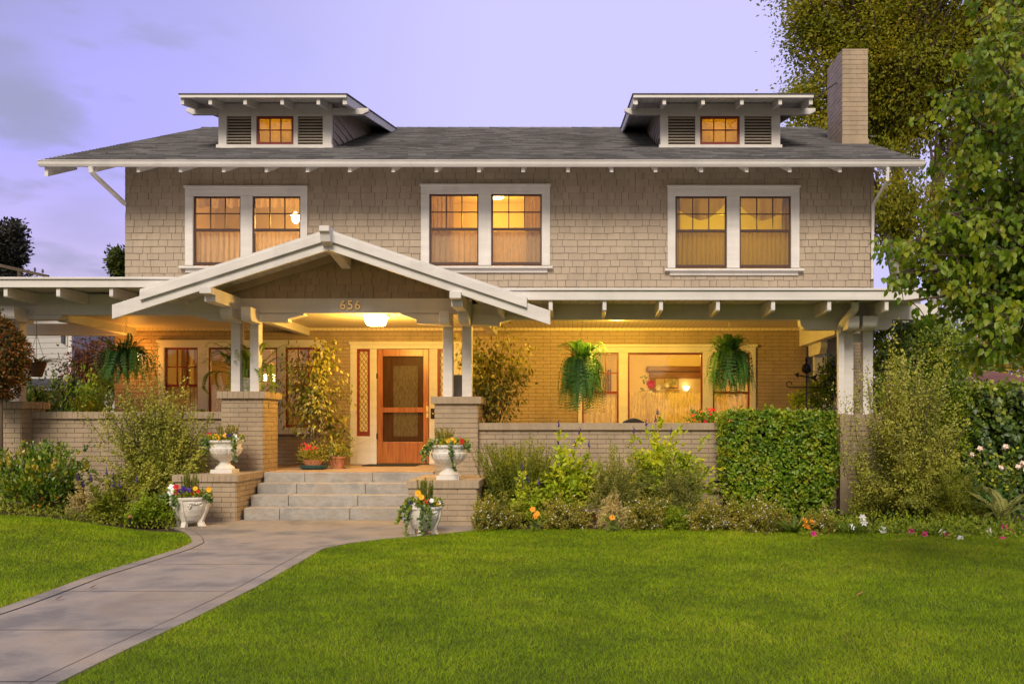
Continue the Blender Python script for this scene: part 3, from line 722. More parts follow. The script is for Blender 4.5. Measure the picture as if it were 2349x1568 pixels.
# front door and sidelights ------------------------------------------------
y0 = W - .03
mb = MB(); a, b_ = wx(804), wx(1060); zt = wz(785); zl = wz(800); fb = FL + .005
mb.box(a, b_, y0 - .01, W + .1, zl, zt); mb.box(a - .02, b_ + .02, y0 - .05, y0 - .01, zt - .045, zt + .01)
for p0, p1 in ((804, 819), (849, 865), (985, 1004), (1035, 1060)): mb.box(wx(p0), wx(p1), y0, W + .1, fb, zl)
for p0, p1 in ((819, 849), (1004, 1035)): mb.box(wx(p0), wx(p1), y0 + .01, W + .1, fb, wz(1000))
mb.build('door_surround', M['white'], house, bevel=.006)
for p0, p1 in ((819, 849), (1004, 1035)):
    mb = MB(); a, b_ = wx(p0), wx(p1); z0, z1 = wz(1000), zl
    mb.box(a, a + .045, W - .005, W + .05, z0, z1); mb.box(b_ - .045, b_, W - .005, W + .05, z0, z1); mb.box(a + .045, b_ - .045, W - .003, W + .05, z1 - .05, z1); mb.box(a + .045, b_ - .045, W - .003, W + .05, z0, z0 + .09)
    sd_ = mb.build('sidelight', M['red'], house)
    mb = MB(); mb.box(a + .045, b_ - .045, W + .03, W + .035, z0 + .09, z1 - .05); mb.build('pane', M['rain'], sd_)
    mb = MB(); u0, u1, v0, v1 = a + .045, b_ - .045, z0 + .09, z1 - .05; st_ = (u1 - u0) / 2; s2 = st_ * 1.45
    k = -8
    while v0 + k * s2 < v1 + s2 * 4:          # diamond leading clipped to the pane
        for sg in (1, -1):
            za = v0 + k * s2; zb_ = za + sg * 2 * s2
            ua, ub = u0, u1
            def cl_(z_, ua=ua, ub=ub, za=za, zb_=zb_): return ua + (ub - ua) * (z_ - za) / (zb_ - za)
            lo, hi = max(min(za, zb_), v0), min(max(za, zb_), v1)
            if hi - lo > .01: mb.tube([(cl_(lo), W + .027, lo), (cl_(hi), W + .027, hi)], .0045, n=4)
        k += 1
    mb.build('leading', M['iron'], sd_)
zb = FL + .03; zt = zl - .005; a, b_ = wx(866), wx(984)
mb = MB(); st_ = .105
mb.box(a, a + st_, W - .025, W + .02, zb, zt); mb.box(b_ - st_, b_, W - .025, W + .02, zb, zt)
mb.box(a + st_, b_ - st_, W - .023, W + .02, wz(817), zt); mb.box(a + st_, b_ - st_, W - .023, W + .02, wz(945.6), wz(934)); mb.box(a + st_, b_ - st_, W - .023, W + .02, zb, wz(1013))
door = mb.build('front_door', M['door'], house, bevel=.006)
mb = MB(); mb.box(a + st_, b_ - st_, W, W + .003, wz(934), wz(817)); mb.box(a + st_, b_ - st_, W, W + .003, wz(1013), wz(945.6)); mb.build('fly_screen', M['screen'], door)
mb = MB(); y = W + .06; mb.box(a, wx(901), y, y + .04, zb, zt); mb.box(wx(957), b_, y, y + .04, zb, zt); mb.box(wx(901), wx(957), y, y + .04, wz(838), zt); mb.box(wx(901), wx(957), y, y + .04, zb, wz(1000)); mb.build('inner_panel', M['door'], door)
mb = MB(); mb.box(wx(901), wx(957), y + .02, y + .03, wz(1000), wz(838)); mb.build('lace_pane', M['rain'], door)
mb = MB(); c = GP(980, 943, W - .05); mb.ball(c, .028, 10); mb.box(c[0] - .022, c[0] + .022, W - .04, W - .022, c[2] - .12, c[2] + .10); mb.tube([c, (c[0], W - .02, c[2])], .01); mb.build('handle', M['brass'], door, smooth=False)
for py in (862, 1000): mb = MB(); mb.box(a - .015, a + .012, W - .04, W - .01, wz(py + 6), wz(py - 6)); mb.build('hinge', M['iron'], door)
c = GP(993.5, 948, y0)
mb = MB(); mb.box(c[0] - .045, c[0] + .045, y0 - .015, y0 - .0005, c[2] - .10, c[2] + .10); db = mb.build('doorbell', M['iron'], house, bevel=.004)
mb = MB(); mb.ball((c[0], y0 - .018, c[2]), .012, 8); mb.build('button', M['brass'], db)
mb = MB(); mb.box(wx(850), wx(967), 17.55, 18.15, FL + .003, FL + .018)
o = mb.build('doormat', M['mat'], None, bevel=.004); tag(o, 'black ribbed doormat lying in front of the wooden door', 'doormat')

# porch floor, steps ------------------------------------------------------
mb = MB(); SX0, SX1 = -5.06, -2.30
for k in range(6): xa = -9.0 + k * 2.35; mb.box(xa + .004, xa + 2.346, 15.86, W, FL - .12, FL)
mb.box(SX0 + .01, SX1 - .01, 15.57, 15.856, FL - .12, FL); mb.build('porch_floor', M['floor'], house)
mb = MB(); mb.box(-9.0, 5.0, 15.9, W, .0, FL - .005); mb.build('porch_base', M['gap'], house)
mb = MB(); Ys = [14.62, 14.93, 15.24, 15.55]; Zs = [.18, .35, .515, .672]
for i in range(4):
    cuts = [SX0, SX0 + .55 + .04 * i, SX0 + 1.62 + .05 * i, SX1]
    for a, b_ in zip(cuts[:-1], cuts[1:]): mb.box(a + .003, b_ - .003, Ys[i] + random.uniform(-.004, .004), 15.9, Zs[i] - (.18 if i else .25), Zs[i])
st_o = mb.build('steps', M['stepstone'], house, bevel=.012)

# piers, pedestals, walls -----------------------------------------------------
def pier(name, x0, x1, y0, y1, z0, z1, cap=.115, over=.055, h=.077):
    o = brick_block(x0, x1, y0, y1, z0, z1 - cap, h=h).build(name, M['brick'], house)
    brick_cap(x0 - over, x1 + over, y0 - over, y1 + over, z1 - cap, z1).build('cap', M['brick'], o); return o
pier('porch_pier', GX(509, PF), GX(602, PF), PF, PF + .77, -.1, 1.985)
pier('porch_pier', GX(998, PF), GX(1095, PF), PF, PF + .8, -.1, 1.90)
pier('porch_pier', -10.4, GX(48, 15.4), 15.4, 16.1, -.1, GZ(920, 15.4))
pier('porch_pier', GX(1927, PF), GX(2021, PF), PF, PF + .7, -.3, GZ(950, PF) , over=.012)
pier('step_pedestal', GX(402, 14.4), GX(541, 14.4), 14.4, 15.58, -.1, .695, .105, .03)
pier('step_pedestal', GX(938, 13.8), GX(1093, 13.8), 13.8, 15.58, -.1, .64, .105, .03)
def porch_wall(x0, x1, zt, y=15.75):
    mb = MB(); bricks(mb, x0, x1, -.15, zt - .115, fr(y), h=.076); o = mb.build('porch_wall', M['brick'], house)
    mb = MB(); mb.box(x0, x1, y + .001, y + .25, -.2, zt - .1); mb.build('wall_backing', M['mortar'], o)
    brick_cap(x0, x1, y - .05, y + .3, zt - .115, zt).build('cap', M['brick'], o); return o
porch_wall(GX(46, 15.4), GX(509, PF), GZ(944, 15.75))
pw = porch_wall(GX(1095, PF), GX(1927, PF), GZ(969.5, 15.75))
c = GP(1642, 1108, 15.75)
mb = MB(); mb.box(c[0] - .12, c[0] + .12, 15.70, 15.76, c[2] - .05, c[2] + .05); v_ = mb.build('vent', M['dark'], pw)
mb = MB(); mb.box(c[0] - .13, c[0] - .01, 15.66, 15.76, c[2] - .13, c[2] - .06); mb.box(c[0] + .0, c[0] + .13, 15.67, 15.76, c[2] - .135, c[2] - .065); mb.build('loose_brick', M['brick'], pw)

# posts -------------------------------------------------------------------
def post(px0, px1, y, z0, z1, d=.15):
    mb = MB(); mb.box(GX(px0, y), GX(px1, y), y, y + d, z0, z1); return mb.build('porch_post', M['white'], house, bevel=.006)
post(529.5, 550.5, 15.75, 1.985, 3.2, .19); post(573, 593.5, 15.75, 1.985, 3.2, .19)
post(1015.7, 1038, 15.75, 1.90, 3.15, .17); post(1060, 1082, 15.75, 1.90, 3.15, .17)
post(25, 44.7, 15.75, GZ(920, 15.4), 3.2, .2)
post(1935, 1958, 15.75, GZ(950, PF), 3.05, .16); post(1980, 2003, 15.75, GZ(950, PF), 3.05, .16)
mb = MB(); mb.box(GX(1955, 15.9), GX(1982, 15.9), 15.85, 15.92, GZ(785, 15.9), GZ(765, 15.9)); mb.build('cross_rail', M['white'], house)
post(1868, 1897, 18.0, .6, 3.0, .12)

# beams -------------------------------------------------------------------
def beamp(poly, y0, y1, name='porch_beam', bev=.006):
    mb = MB(); mb.prism([(GX(px, y0), GZ(py, y0)) for px, py in poly], y0, y1); return mb.build(name, M['white'], house, bevel=bev)
beamp([(533, 684), (1083, 684), (1083, 718), (533, 718)], PF, PF + .16)
beamp([(436, 722), (472, 731), (480, 735.5), (552, 736.5), (552, 719), (436, 719)][::-1], PF - .005, PF + .2, 'beam_bracket')
beamp([(592, 719), (697, 719), (697, 722), (661, 731), (661, 738), (592, 737.5)][::-1], PF - .005, PF + .2, 'beam_bracket')
beamp([(916, 719), (1012, 719), (1012, 744), (955, 741.5), (955, 733)][::-1], PF - .005, PF + .2, 'beam_bracket')
beamp([(1083, 719), (1185, 722), (1185, 729), (1147, 739), (1147, 746), (1083, 744)][::-1], PF - .005, PF + .2, 'beam_bracket')
def blockend(px0, px1, py0, py1, y):        # beam end rounded off below
    h = GZ(py0, y) - GZ(py1, y); z1 = GZ(py0, y); z0 = z1 - h; yb_ = PF + .17; r = h * .45
    poly = [(yb_, z0), (y + r, z0)] + [(y + r - r * math.sin(a), z0 + r - r * math.cos(a)) for a in (.4, .8, 1.2, 1.5708)] + [(y, z1), (yb_, z1)]
    mb = MB(); mb.prism(poly, GX(px0, y), GX(px1, y), 'x'); return mb.build('beam_end', M['white'], house, bevel=.006)
blockend(504, 531, 690, 730, 15.2); blockend(552, 575, 703, 735, 15.2)
blockend(1007, 1030, 713, 742, 15.2); blockend(1051, 1075, 690, 741, 15.2)
blockend(1946, 1972, 724, 754, 15.2); blockend(1980, 2014, 724, 752, 15.2); blockend(-4, 32, 702, 734, 15.2)
# right and left front beams
beamp([(1083, 697), (2150, 697), (2150, 733), (1083, 733)][::-1], PF + .002, PF + .2)
beamp([(1835, 733), (1837, 746), (1845, 754), (1858, 756), (2036, 756), (2046, 748), (2047, 733)], PF + .004, PF + .19, 'beam_bracket')
beamp([(-60, 672), (533, 676), (533, 722), (-60, 722)][::-1], PF + .002, PF + .2)
beamp([(-30, 722), (140, 722), (140, 727), (134, 732), (-30, 734)][::-1], PF - .02, PF + .18, 'beam_bracket')
mb = MB()                                    # cross beams running back to the wall
mb.box(GX(133, 15.8), GX(133, 15.8) + .16, 15.8, W, 3.14, CEIL + .1); mb.build('cross_beam', M['white'], house)
mb = MB(); mb.box(GX(602, 15.8) - .05, GX(602, 15.8) + .09, 15.8, W, 3.14, CEIL); mb.build('cross_beam', M['white'], house)
mb = MB(); mb.box(GX(1100, 15.8) - .05, GX(1100, 15.8) + .09, 15.8, W, 3.14, CEIL); mb.build('cross_beam', M['white'], house)
mb = MB(); mb.box(4.27, 4.41, 15.8, W, 2.93, CEIL); mb.box(4.44, 4.58, 15.8, 18.2, 3.04, CEIL); mb.build('cross_beam', M['white'], house)
mb = MB(); mb.prism([(17.2, 2.83), (17.3, 2.72), (18.1, 2.72), (18.1, 2.98), (17.2, 2.98)], 4.40, 4.52, 'x'); mb.build('beam_bracket', M['white'], house)
mb = MB(); mb.box(-8.45, 5.2, PF + .2, W - .002, CEIL, CEIL + .03); mb.build('porch_ceiling', M['ceiling'], house)
mb = MB(); mb.box(-8.45, 4.27, W - .05, W - .012, CEIL - .045, CEIL - .001); mb.build('ceiling_mould', M['ceiling'], house)

# porch roofs: low-pitched slab, fascia, rafter tails -------------------------------------
def porch_roof(x0, x1, ft, fb_, tails, tb, yf=14.7):
    zt, zb = GZ(ft, yf), GZ(fb_, yf); mb = MB()
    mb.hexa([(x0, yf + .03, zb + .02), (x1, yf + .03, zb + .02), (x1, W - .03, zb + .14), (x0, W - .03, zb + .14), (x0, yf + .03, zt - .01), (x1, yf + .03, zt - .01), (x1, W - .03, zt + .13), (x0, W - .03, zt + .13)])
    o = mb.build('porch_roof', M['soffit'], house)
    mb = MB(); mb.box(x0, x1, yf, yf + .03, zb, zt - .035); mb.box(x0 - .02, x1 + .02, yf - .03, yf + .04, zt - .035, zt); mb.build('fascia', M['white'], o, bevel=.006)
    for px in tails:
        x = GX(px, yf); zz = GZ(tb, yf); mb = MB()
        poly = [(yf + .04, zz + .02), (yf + .06, zz), (PF + .1, zz - .01), (PF + .1, zb + .03), (yf + .04, zb + .012)]
        mb.prism(poly, x - .03, x + .03, 'x'); mb.build('rafter_tail', M['white'], o, bevel=.004)
    return o
porch_roof(GX(1085, 14.7), GX(2135, 14.7), 661, 688, [1145, 1263, 1387, 1517, 1648, 1775, 1904, 2036], 713)
porch_roof(-10.6, GX(420, 14.7), 635.5, 659, [-115, 9, 130, 252, 374], 681)

# entry gable -------------------------------------------------------------------
YG = 14.4; AX = GX(752, YG); AZ = GZ(527, YG)
xL, xR = GX(322, YG), GX(1209, YG); zL, zR = GZ(664, YG), GZ(681, YG)
sL, sR = (AZ - zL) / (AX - xL), (AZ - zR) / (xR - AX)
lL, lR = GX(255, YG), GX(1262, YG)
def gz_(x, off=0): return AZ + off - (sL * (AX - x) if x < AX else sR * (x - AX))
mb = MB()
mb.prism([(xL + .03, gz_(xL + .03, -.03)), (AX, AZ - .03), (xR - .03, gz_(xR - .03, -.03)), (xR - .03, gz_(xR - .03, -.085)), (AX, AZ - .085), (xL + .03, gz_(xL + .03, -.085))][::-1], YG + .05, W - .03)
gable = mb.build('entry_gable', M['soffit'], house)
mb = MB(); mb.prism([(xL, gz_(xL, .005)), (AX, AZ + .005), (xR, gz_(xR, .005)), (xR, gz_(xR, -.028)), (AX, AZ - .028), (xL, gz_(xL, -.028))][::-1], YG - .02, W - .03); mb.build('roofing_sheet', M['white'], gable)
for side in (0, 1):
    for kind in (0, 1):
        mb = MB(); xe = (xL if kind == 0 else lL) if side == 0 else (xR if kind == 0 else lR); xi = AX + (-.001 if side == 0 else .001)
        t0, t1 = (-.03, -.165) if kind == 0 else (-.085, -.30)
        y0_, y1_ = (YG - .035, YG + .02) if kind == 0 else (YG + .02, YG + .065)
        mb.prism([(xe, gz_(xe, t0)), (xi, gz_(xi, t0)), (xi, gz_(xi, t1)), (xe, gz_(xe, t1))], y0_, y1_); mb.build('barge_board', M['white'], gable, bevel=.006)
mb = MB()                                     # ridge beam end
zt = AZ + .02; mb.prism([(YG - .22, zt), (YG - .22, zt - .08), (YG - .17, zt - .11), (YG - .13, zt - .22), (YG + .0, zt - .26), (PF - .02, zt - .42), (PF - .02, zt - .15), (YG + .1, zt)], AX - .075, AX + .075, 'x'); mb.build('ridge_beam', M['white'], gable, bevel=.006)
for xb, zb0 in ((GX(541, PF), GZ(664, PF)), (GX(1067, PF), GZ(672, PF))):    # brackets holding the barge boards
    z1 = gz_(xb, -.30) + .01
    mb = MB(); mb.prism([(YG - .10, z1), (YG - .10, z1 - .10), (YG + .10, z1 - .10), (YG + .10, z1 - .20), (PF + .02, z1 - .20), (PF + .02, z1)], xb - .085, xb + .085, 'x'); mb.build('bracket', M['white'], gable, bevel=.006)
    mb = MB(); mb.box(xb - .09, xb + .09, PF - .06, PF + .02, GZ(740, PF), z1 - .02); mb.build('bracket_plate', M['white'], gable, bevel=.005)
mb = MB(); zg0 = GZ(684, PF); clipf = lambda x: gz_(x, -.09)
shingles(mb, AX - 2.35, AX + 2.35, zg0, AZ - .1, PF + .05, course=.114, clip=clipf); mb.build('gable_shingles', M['shingle'], gable)
mb = MB(); xa = AX - (AZ - .1 - zg0) / sL; xb = AX + (AZ - .1 - zg0) / sR; mb.prism([(xa, zg0), (xb, zg0), (AX, AZ - .1)], PF + .052, PF + .14); mb.build('gable_backing', M['backing'], gable)
mb = MB(); th = -.10                          # shingled rake band under the soffit
for (xe, s_) in ((AX - 2.3, -1), (AX + 2.3, 1)): mb.prism([(AX, AZ - .085), (xe, gz_(xe, -.085)), (xe, gz_(xe, -.20)), (AX, AZ - .20)], PF - .02, PF + .045)
mb.build('rake_trim', M['shingle'], gable)
for ch, px in zip('656', (786.5, 803.5, 820.5)):
    cu = bpy.data.curves.new('house_number', 'FONT'); cu.body = ch; cu.size = .205; cu.extrude = .010; cu.bevel_depth = .005; cu.offset = .0; cu.align_x = 'CENTER'; cu.align_y = 'CENTER'
    tmp = bpy.data.objects.new('digit', cu); C.objects.link(tmp); me = bpy.data.meshes.new_from_object(tmp); bpy.data.objects.remove(tmp)
    o = bpy.data.objects.new('house_number', me); C.objects.link(o); me.materials.clear(); me.materials.append(M['brass']); o.parent = house
    o.location = Vector(GP(px, 700.5, PF - .022)) - Vector(ORG[house]); o.rotation_euler = (R(90), 0, 0)

# main roof -------------------------------------------------------------------
YE, ZE, YD, ZD = 17.3, 6.215, 24.7, 9.06; RX0, RX1 = GX(97, YE), 6.24
sl_ = (ZD - ZE) / (YD - YE)
def rz(y): return ZE + (y - YE) * sl_
def slab(mb, x0, x1, y0, y1, t0, t1):
    mb.hexa([(x0, y0, rz(y0) - t1), (x1, y0, rz(y0) - t1), (x1, y1, rz(y1) - t1), (x0, y1, rz(y1) - t1), (x0, y0, rz(y0) - t0), (x1, y0, rz(y0) - t0), (x1, y1, rz(y1) - t0), (x0, y1, rz(y1) - t0)])
# shingle courses: thin overlapping strips so that every course has an edge
mb = MB(); n = 52; slab(mb, RX0, RX1, YE, YD, .012, .03)
for i in range(n):
    ya, yb_ = YE - .02 + (YD - YE) * i / n, YE + (YD - YE) * (i + 1) / n + .02; x = RX0 - .02
    while x < RX1 + .02:
        w = random.choice((.25, .31, .33, .36, .5)); xb = min(x + w, RX1 + .02); j = random.uniform(-.007, .007)
        mb.hexa([(x, ya + j, rz(ya) - .012), (xb, ya + j, rz(ya) - .012), (xb, yb_, rz(yb_) - .014), (x, yb_, rz(yb_) - .014), (x, ya + j, rz(ya) + .011), (xb, ya + j, rz(ya) + .011), (xb, yb_, rz(yb_) - .009), (x, yb_, rz(yb_) - .009)]); x = xb + .003
m, t, b, o = base_mat('asphalt_shingle', .92, .2)
a_ = N(t, 'ShaderNodeAttribute', attribute_name='rnd'); k = ramp(t, a_.outputs['Fac'], [(0, (.070, .068, .074)), (.5, (.112, .109, .116)), (1, (.170, .165, .170))])
nn = noise(t, .9, 6, objco(t, (1, .5, 1))); k = mixc(t, maprange(t, nn, .45, .7, 0, .5), k, (.055, .056, .052)); n3 = noise(t, 160, 2); k = mixc(t, maprange(t, n3, .5, .8, 0, .4), k, (.17, .165, .17))
t.links.new(k, b.inputs['Base Color']); bump(t, b, n3, .4, .004); M['asphalt'] = m
roof = mb.build('roof', M['asphalt'], house)
mb = MB()
for i in range(60): xa = RX0 + (RX1 - RX0) * i / 60; mb.hexa([(xa, YD - .16, ZD - .07), (xa + .27, YD - .16, ZD - .07), (xa + .27, YD + .16, ZD - .07), (xa, YD + .16, ZD - .07), (xa, YD - .03, ZD + .025), (xa + .262, YD - .03, ZD + .018), (xa + .262, YD + .03, ZD + .018), (xa, YD + .03, ZD + .025)])
mb.build('ridge_cap', M['asphalt'], roof)
mb = MB(); slab(mb, RX0 + .02, RX1 - .02, YE + .01, YD, .031, .065)
mb.hexa([(RX0, YD, ZD - .06), (RX1, YD, ZD - .06), (RX1, YD + 7, ZD - 2.9), (RX0, YD + 7, ZD - 2.9), (RX0, YD, ZD), (RX1, YD, ZD), (RX1, YD + 7, ZD - 2.84), (RX0, YD + 7, ZD - 2.84)])
mb.build('roof_deck', M['soffit'], roof)
gz1 = GZ(370, YE); gz0 = GZ(383, YE)
mb = MB(); prof = [(YE + .01, gz0), (YE - .05, gz0), (YE - .075, gz0 + .035), (YE - .085, gz1 - .02), (YE - .10, gz1 - .012), (YE - .10, gz1), (YE - .08, gz1), (YE - .075, gz1 - .015), (YE + .01, gz1 - .02)]
mb.prism(prof, RX0 - .04, RX1 + .04, 'x'); mb.build('gutter', M['white'], roof)
for px in [106, 217, 317, 414, 513, 611, 705, 802, 902, 1001, 1099, 1200, 1303, 1403, 1504, 1609, 1713, 1812, 1927, 2040]:
    y0_ = YE + .03; x = GX(px, y0_); zt0 = rz(y0_) - .066; zb0 = GZ(395, y0_); big = px < 110
    if big: zb0 = GZ(405, y0_)
    mb = MB(); dz = (W + .05 - y0_) * sl_
    mb.prism([(y0_, zb0), (W + .05, zb0 + dz), (W + .05, zt0 + dz), (y0_, zt0)], x - .032, x + .032, 'x'); mb.build('rafter_tail', M['white'], roof, bevel=.004)
mb = MB()
for xe in (RX0 + .005, RX1 - .055):
    mb.hexa([(xe, YE + .1, rz(YE + .1) - .24), (xe + .05, YE + .1, rz(YE + .1) - .24), (xe + .05, YD, ZD - .24), (xe, YD, ZD - .24), (xe, YE + .1, rz(YE + .1) - .03), (xe + .05, YE + .1, rz(YE + .1) - .03), (xe + .05, YD, ZD - .03), (xe, YD, ZD - .03)])
mb.build('rake_board', M['white'], roof)
# gable-end walls under the roof
mb = MB()
for xe in (XL + .01, XR - .13): mb.prism([(W + .12, 6.48), (W + 10, 6.48), (YD + 3, ZD - 1.3), (YD, ZD - .08), (W + .12, rz(W) - .06)], xe, xe + .12, 'x')
mb.build('end_gable_wall', M['backing'], house)
# chimney
yc0, yc1 = 20.4, 21.6; cx0, cx1 = GX(1933, yc0), GX(1990, yc0); cz1 = GZ(116, yc0)
mb = brick_block(cx0, cx1, yc0, yc1, 6.6, cz1, h=.10, l=.30)
for i in range(9): pass
ch = mb.build('chimney', M['brick'], house)
mb = MB(); mb.box(cx0 - .012, cx1 + .012, yc0 - .012, yc1, cz1 - .002, cz1 + .03); mb.lathe([(.2, 0), (.2, .06), (.12, .07)], ((cx0 + cx1) / 2, yc0 + .4, cz1 + .03), 16); mb.build('chimney_cap', M['brick'], ch)
mb = MB(); mb.box(cx0 - .02, cx1 + .02, yc0 - .03, yc1, 7.0, rz(yc0) + .10); mb.build('flashing', M['brick'], ch)
mb = MB(); mb.tube([(GX(1866, 19.0), 19.0, GZ(228, 19.0)), (cx0, yc0 + .5, GZ(190, yc0 + .5))], .012); mb.build('tie_rod', M['iron'], ch)
# downspouts
mb = MB(); mb.tube([GP(208, 383, 17.25), GP(209, 393, 17.25), GP(222, 407, 17.4), GP(286, 467, 18.25)], .045, n=8); mb.build('downspout', M['white'], house)
mb = MB(); mb.tube([GP(2037, 384, 17.25), GP(2036, 412, 17.25), GP(2003, 470, 18.25), GP(2001, 640, 18.25)], .032, n=8); mb.build('downspout', M['white'], house)
mb = MB()
pts = [GP(1962, 690, 15.0), GP(1961, 708, 15.05), GP(1950, 722, 15.2), GP(1930, 745, 15.55), GP(1927, 760, 15.62)]
mb.tube(pts, .062, n=8); mb.box(GX(1922, 15.62), GX(1935, 15.62), 15.58, 15.68, GZ(950, 15.6), GZ(755, 15.6)); mb.build('downspout', M['white'], house)
mb = MB(); mb.box(GX(1926, 15.5), GX(1942, 15.5), 15.47, 15.58, -.1, GZ(948, 15.5)); mb.build('downspout', M['brick'], house)

# dormers -------------------------------------------------------------------
def dormer(wl, wr, sillp, ex0, ex1, tails, lou, win, purlin, YW=19.5, YF=18.78):
    xa, xb = GX(wl, YW), GX(wr, YW); zb, zt = GZ(sillp, YW), GZ(251, YW) + .12
    z0, z1 = GZ(333, YW), GZ(266, YW); y0 = YW
    ops = [(GX(a, YW), GX(b_, YW)) for a, b_ in (lou[0], win, lou[1])]
    mb = MB(); xs = [xa] + [v for o_ in ops for v in o_] + [xb]
    for a, b_ in zip(xs[0::2], xs[1::2]): mb.box(a, b_, y0, y0 + .1, z0, z1)
    mb.box(xa, xb, y0 - .005, y0 + .1, z1, zt); mb.box(xa - .03, xb + .03, y0 - .05, y0 + .1, zb - .02, z0)
    d = mb.build('dormer', M['white'], house, bevel=.005)
    for a, b_ in (ops[0], ops[2]):
        mb = MB(); n = 10
        for k in range(n):
            zc = z0 + (z1 - z0) * (k + .5) / n; h_ = (z1 - z0) / n
            mb.hexa([(a, y0 + .015, zc - h_ * .45), (b_, y0 + .015, zc - h_ * .45), (b_, y0 + .03, zc - h_ * .52), (a, y0 + .03, zc - h_ * .52), (a, y0 + .085, zc + h_ * .42), (b_, y0 + .085, zc + h_ * .42), (b_, y0 + .095, zc + h_ * .34), (a, y0 + .095, zc + h_ * .34)])
        mb.build('louver', M['louver'], d)
    mb = MB(); mb.box(xa + .02, xb - .02, y0 + .12, y0 + .14, zb, zt); mb.build('louver_back', M['dark'], d) if False else None
    for a, b_ in (ops[0], ops[2]): mb = MB(); mb.box(a, b_, y0 + .10, y0 + .12, z0, z1); mb.build('louver_back', M['dark'], d)
    a, b_ = ops[1]; mb = MB(); s_ = .045
    mb.box(a, a + s_, y0 + .02, y0 + .07, z0, z1); mb.box(b_ - s_, b_, y0 + .02, y0 + .07, z0, z1); mb.box(a + s_, b_ - s_, y0 + .021, y0 + .07, z1 - s_, z1); mb.box(a + s_, b_ - s_, y0 + .021, y0 + .07, z0, z0 + s_ * 1.6)
    for k in (1, 2): xm = a + s_ + (b_ - a - 2 * s_) * k / 3; mb.box(xm - .009, xm + .009, y0 + .025, y0 + .06, z0 + s_, z1 - s_)
    zm = (z0 + z1) / 2 + .02; mb.box(a + s_, b_ - s_, y0 + .026, y0 + .06, zm - .009, zm + .009); mb.build('sash', M['red'], d)
    mb = MB(); mb.box(a + s_, b_ - s_, y0 + .04, y0 + .044, z0 + s_, z1 - s_); mb.build('pane', M['glass'], d)
    mb = MB(); mb.box(a, b_, y0 + .15, y0 + .155, z0, z1); mb.build('blind', M['amber'], d)
    room('attic_interior', a, b_, z0, z1, .9, y0=y0 + .16)  # box added round the dormer light to stop it leaking under the eaves
    glow('dormer_light', ((a + b_) / 2, y0 + .75, (z0 + z1) / 2), 40, (1, .86, .0), .1)
    # shingled cheeks
    for xs_, sg in ((xa, -1), (xb, 1)):
        mb = MB(); yk = YW + 3.8
        mb.prism([(YW + .1, zb - .1), (yk, rz(yk) - .1), (yk, rz(yk) + .25), (YW + .1, zt + .05)], xs_ - (.0 if sg < 0 else .06), xs_ + (.06 if sg < 0 else .0), 'x')
        for q in range(16):                    # courses follow the roof slope as in the place
            ya = YW + .12 + q * .26; 
            for r_ in range(5):
                zz = zb + .05 + r_ * .17
                if zz < rz(ya + .1) - .02 or zz > zt + .172 * (ya - YW): continue
                mb.hexa([(xs_, ya, zz), (xs_ + sg * .022, ya, zz), (xs_ + sg * .022, ya + .252, zz), (xs_, ya + .252, zz), (xs_, ya, zz + .17), (xs_ + sg * .006, ya, zz + .17), (xs_ + sg * .006, ya + .252, zz + .17), (xs_, ya + .252, zz + .17)])
        mb.build('cheek', M['shingle'], d)
    # shed roof
    x0, x1 = GX(ex0, YF), GX(ex1, YF); zf = GZ(218, YF); yk = 24.0; zk = rz(yk) + .03
    s2 = (zk - zf) / (yk - YF)
    def dz(y): return zf + (y - YF) * s2
    mb = MB(); mb.hexa([(x0, YF, zf - .04), (x1, YF, zf - .04), (x1, yk, zk - .04), (x0, yk, zk - .04), (x0, YF, zf), (x1, YF, zf), (x1, yk, zk), (x0, yk, zk)]); mb.build('dormer_roof', M['soffit'], d)
    mb = MB(); mb.hexa([(x0 - .02, YF - .03, zf), (x1 + .02, YF - .03, zf), (x1 + .02, yk, zk), (x0 - .02, yk, zk), (x0 - .02, YF - .03, zf + .025), (x1 + .02, YF - .03, zf + .025), (x1 + .02, yk, zk + .025), (x0 - .02, yk, zk + .025)]); mb.build('dormer_roofing', M['asphalt'], d)
    mb = MB(); mb.box(x0, x1, YF - .02, YF, zf - .055, zf - .002); mb.build('fascia', M['white'], d)
    for xe in (x0 + .001, x1 - .041):
        mb = MB(); mb.hexa([(xe, YF + .05, dz(YF + .05) - .17), (xe + .04, YF + .05, dz(YF + .05) - .17), (xe + .04, yk - .3, dz(yk - .3) - .15), (xe, yk - .3, dz(yk - .3) - .15), (xe, YF + .05, dz(YF + .05) - .04), (xe + .04, YF + .05, dz(YF + .05) - .04), (xe + .04, yk, zk - .04), (xe, yk, zk - .04)]); mb.build('rake_board', M['white'], d)
    for px in tails:
        x = GX(px, YF + .04); mb = MB(); yb_ = YW + .05
        mb.prism([(YF + .04, dz(YF) - .175), (yb_, dz(yb_) - .175), (yb_, dz(yb_) - .042), (YF + .04, dz(YF + .04) - .042)], x - .034, x + .034, 'x'); mb.build('rafter_tail', M['white'], d, bevel=.004)
    for (p0, p1) in purlin:
        yq = YW + .02; a, b_ = GX(p0, yq), GX(p1, yq); zq0, zq1 = GZ(262, yq), GZ(248, yq)
        e = a if p0 < wl else b_; sgn = 1 if p0 < wl else -1
        mb = MB(); far = b_ if p0 < wl else a
        mb.prism([(e, zq1), (far, zq1), (far, zq0), (e + sgn * .12, zq0), (e, zq0 + .06)], yq, yq + .1); mb.build('purlin', M['white'], d, bevel=.004)
    return d
dormer(500.7, 760.5, 339, 412.6, 795, [418, 482, 562, 647, 730, 790], ((519.5, 576), (683, 740)), (588, 673), [(427, 500), (761, 845)])
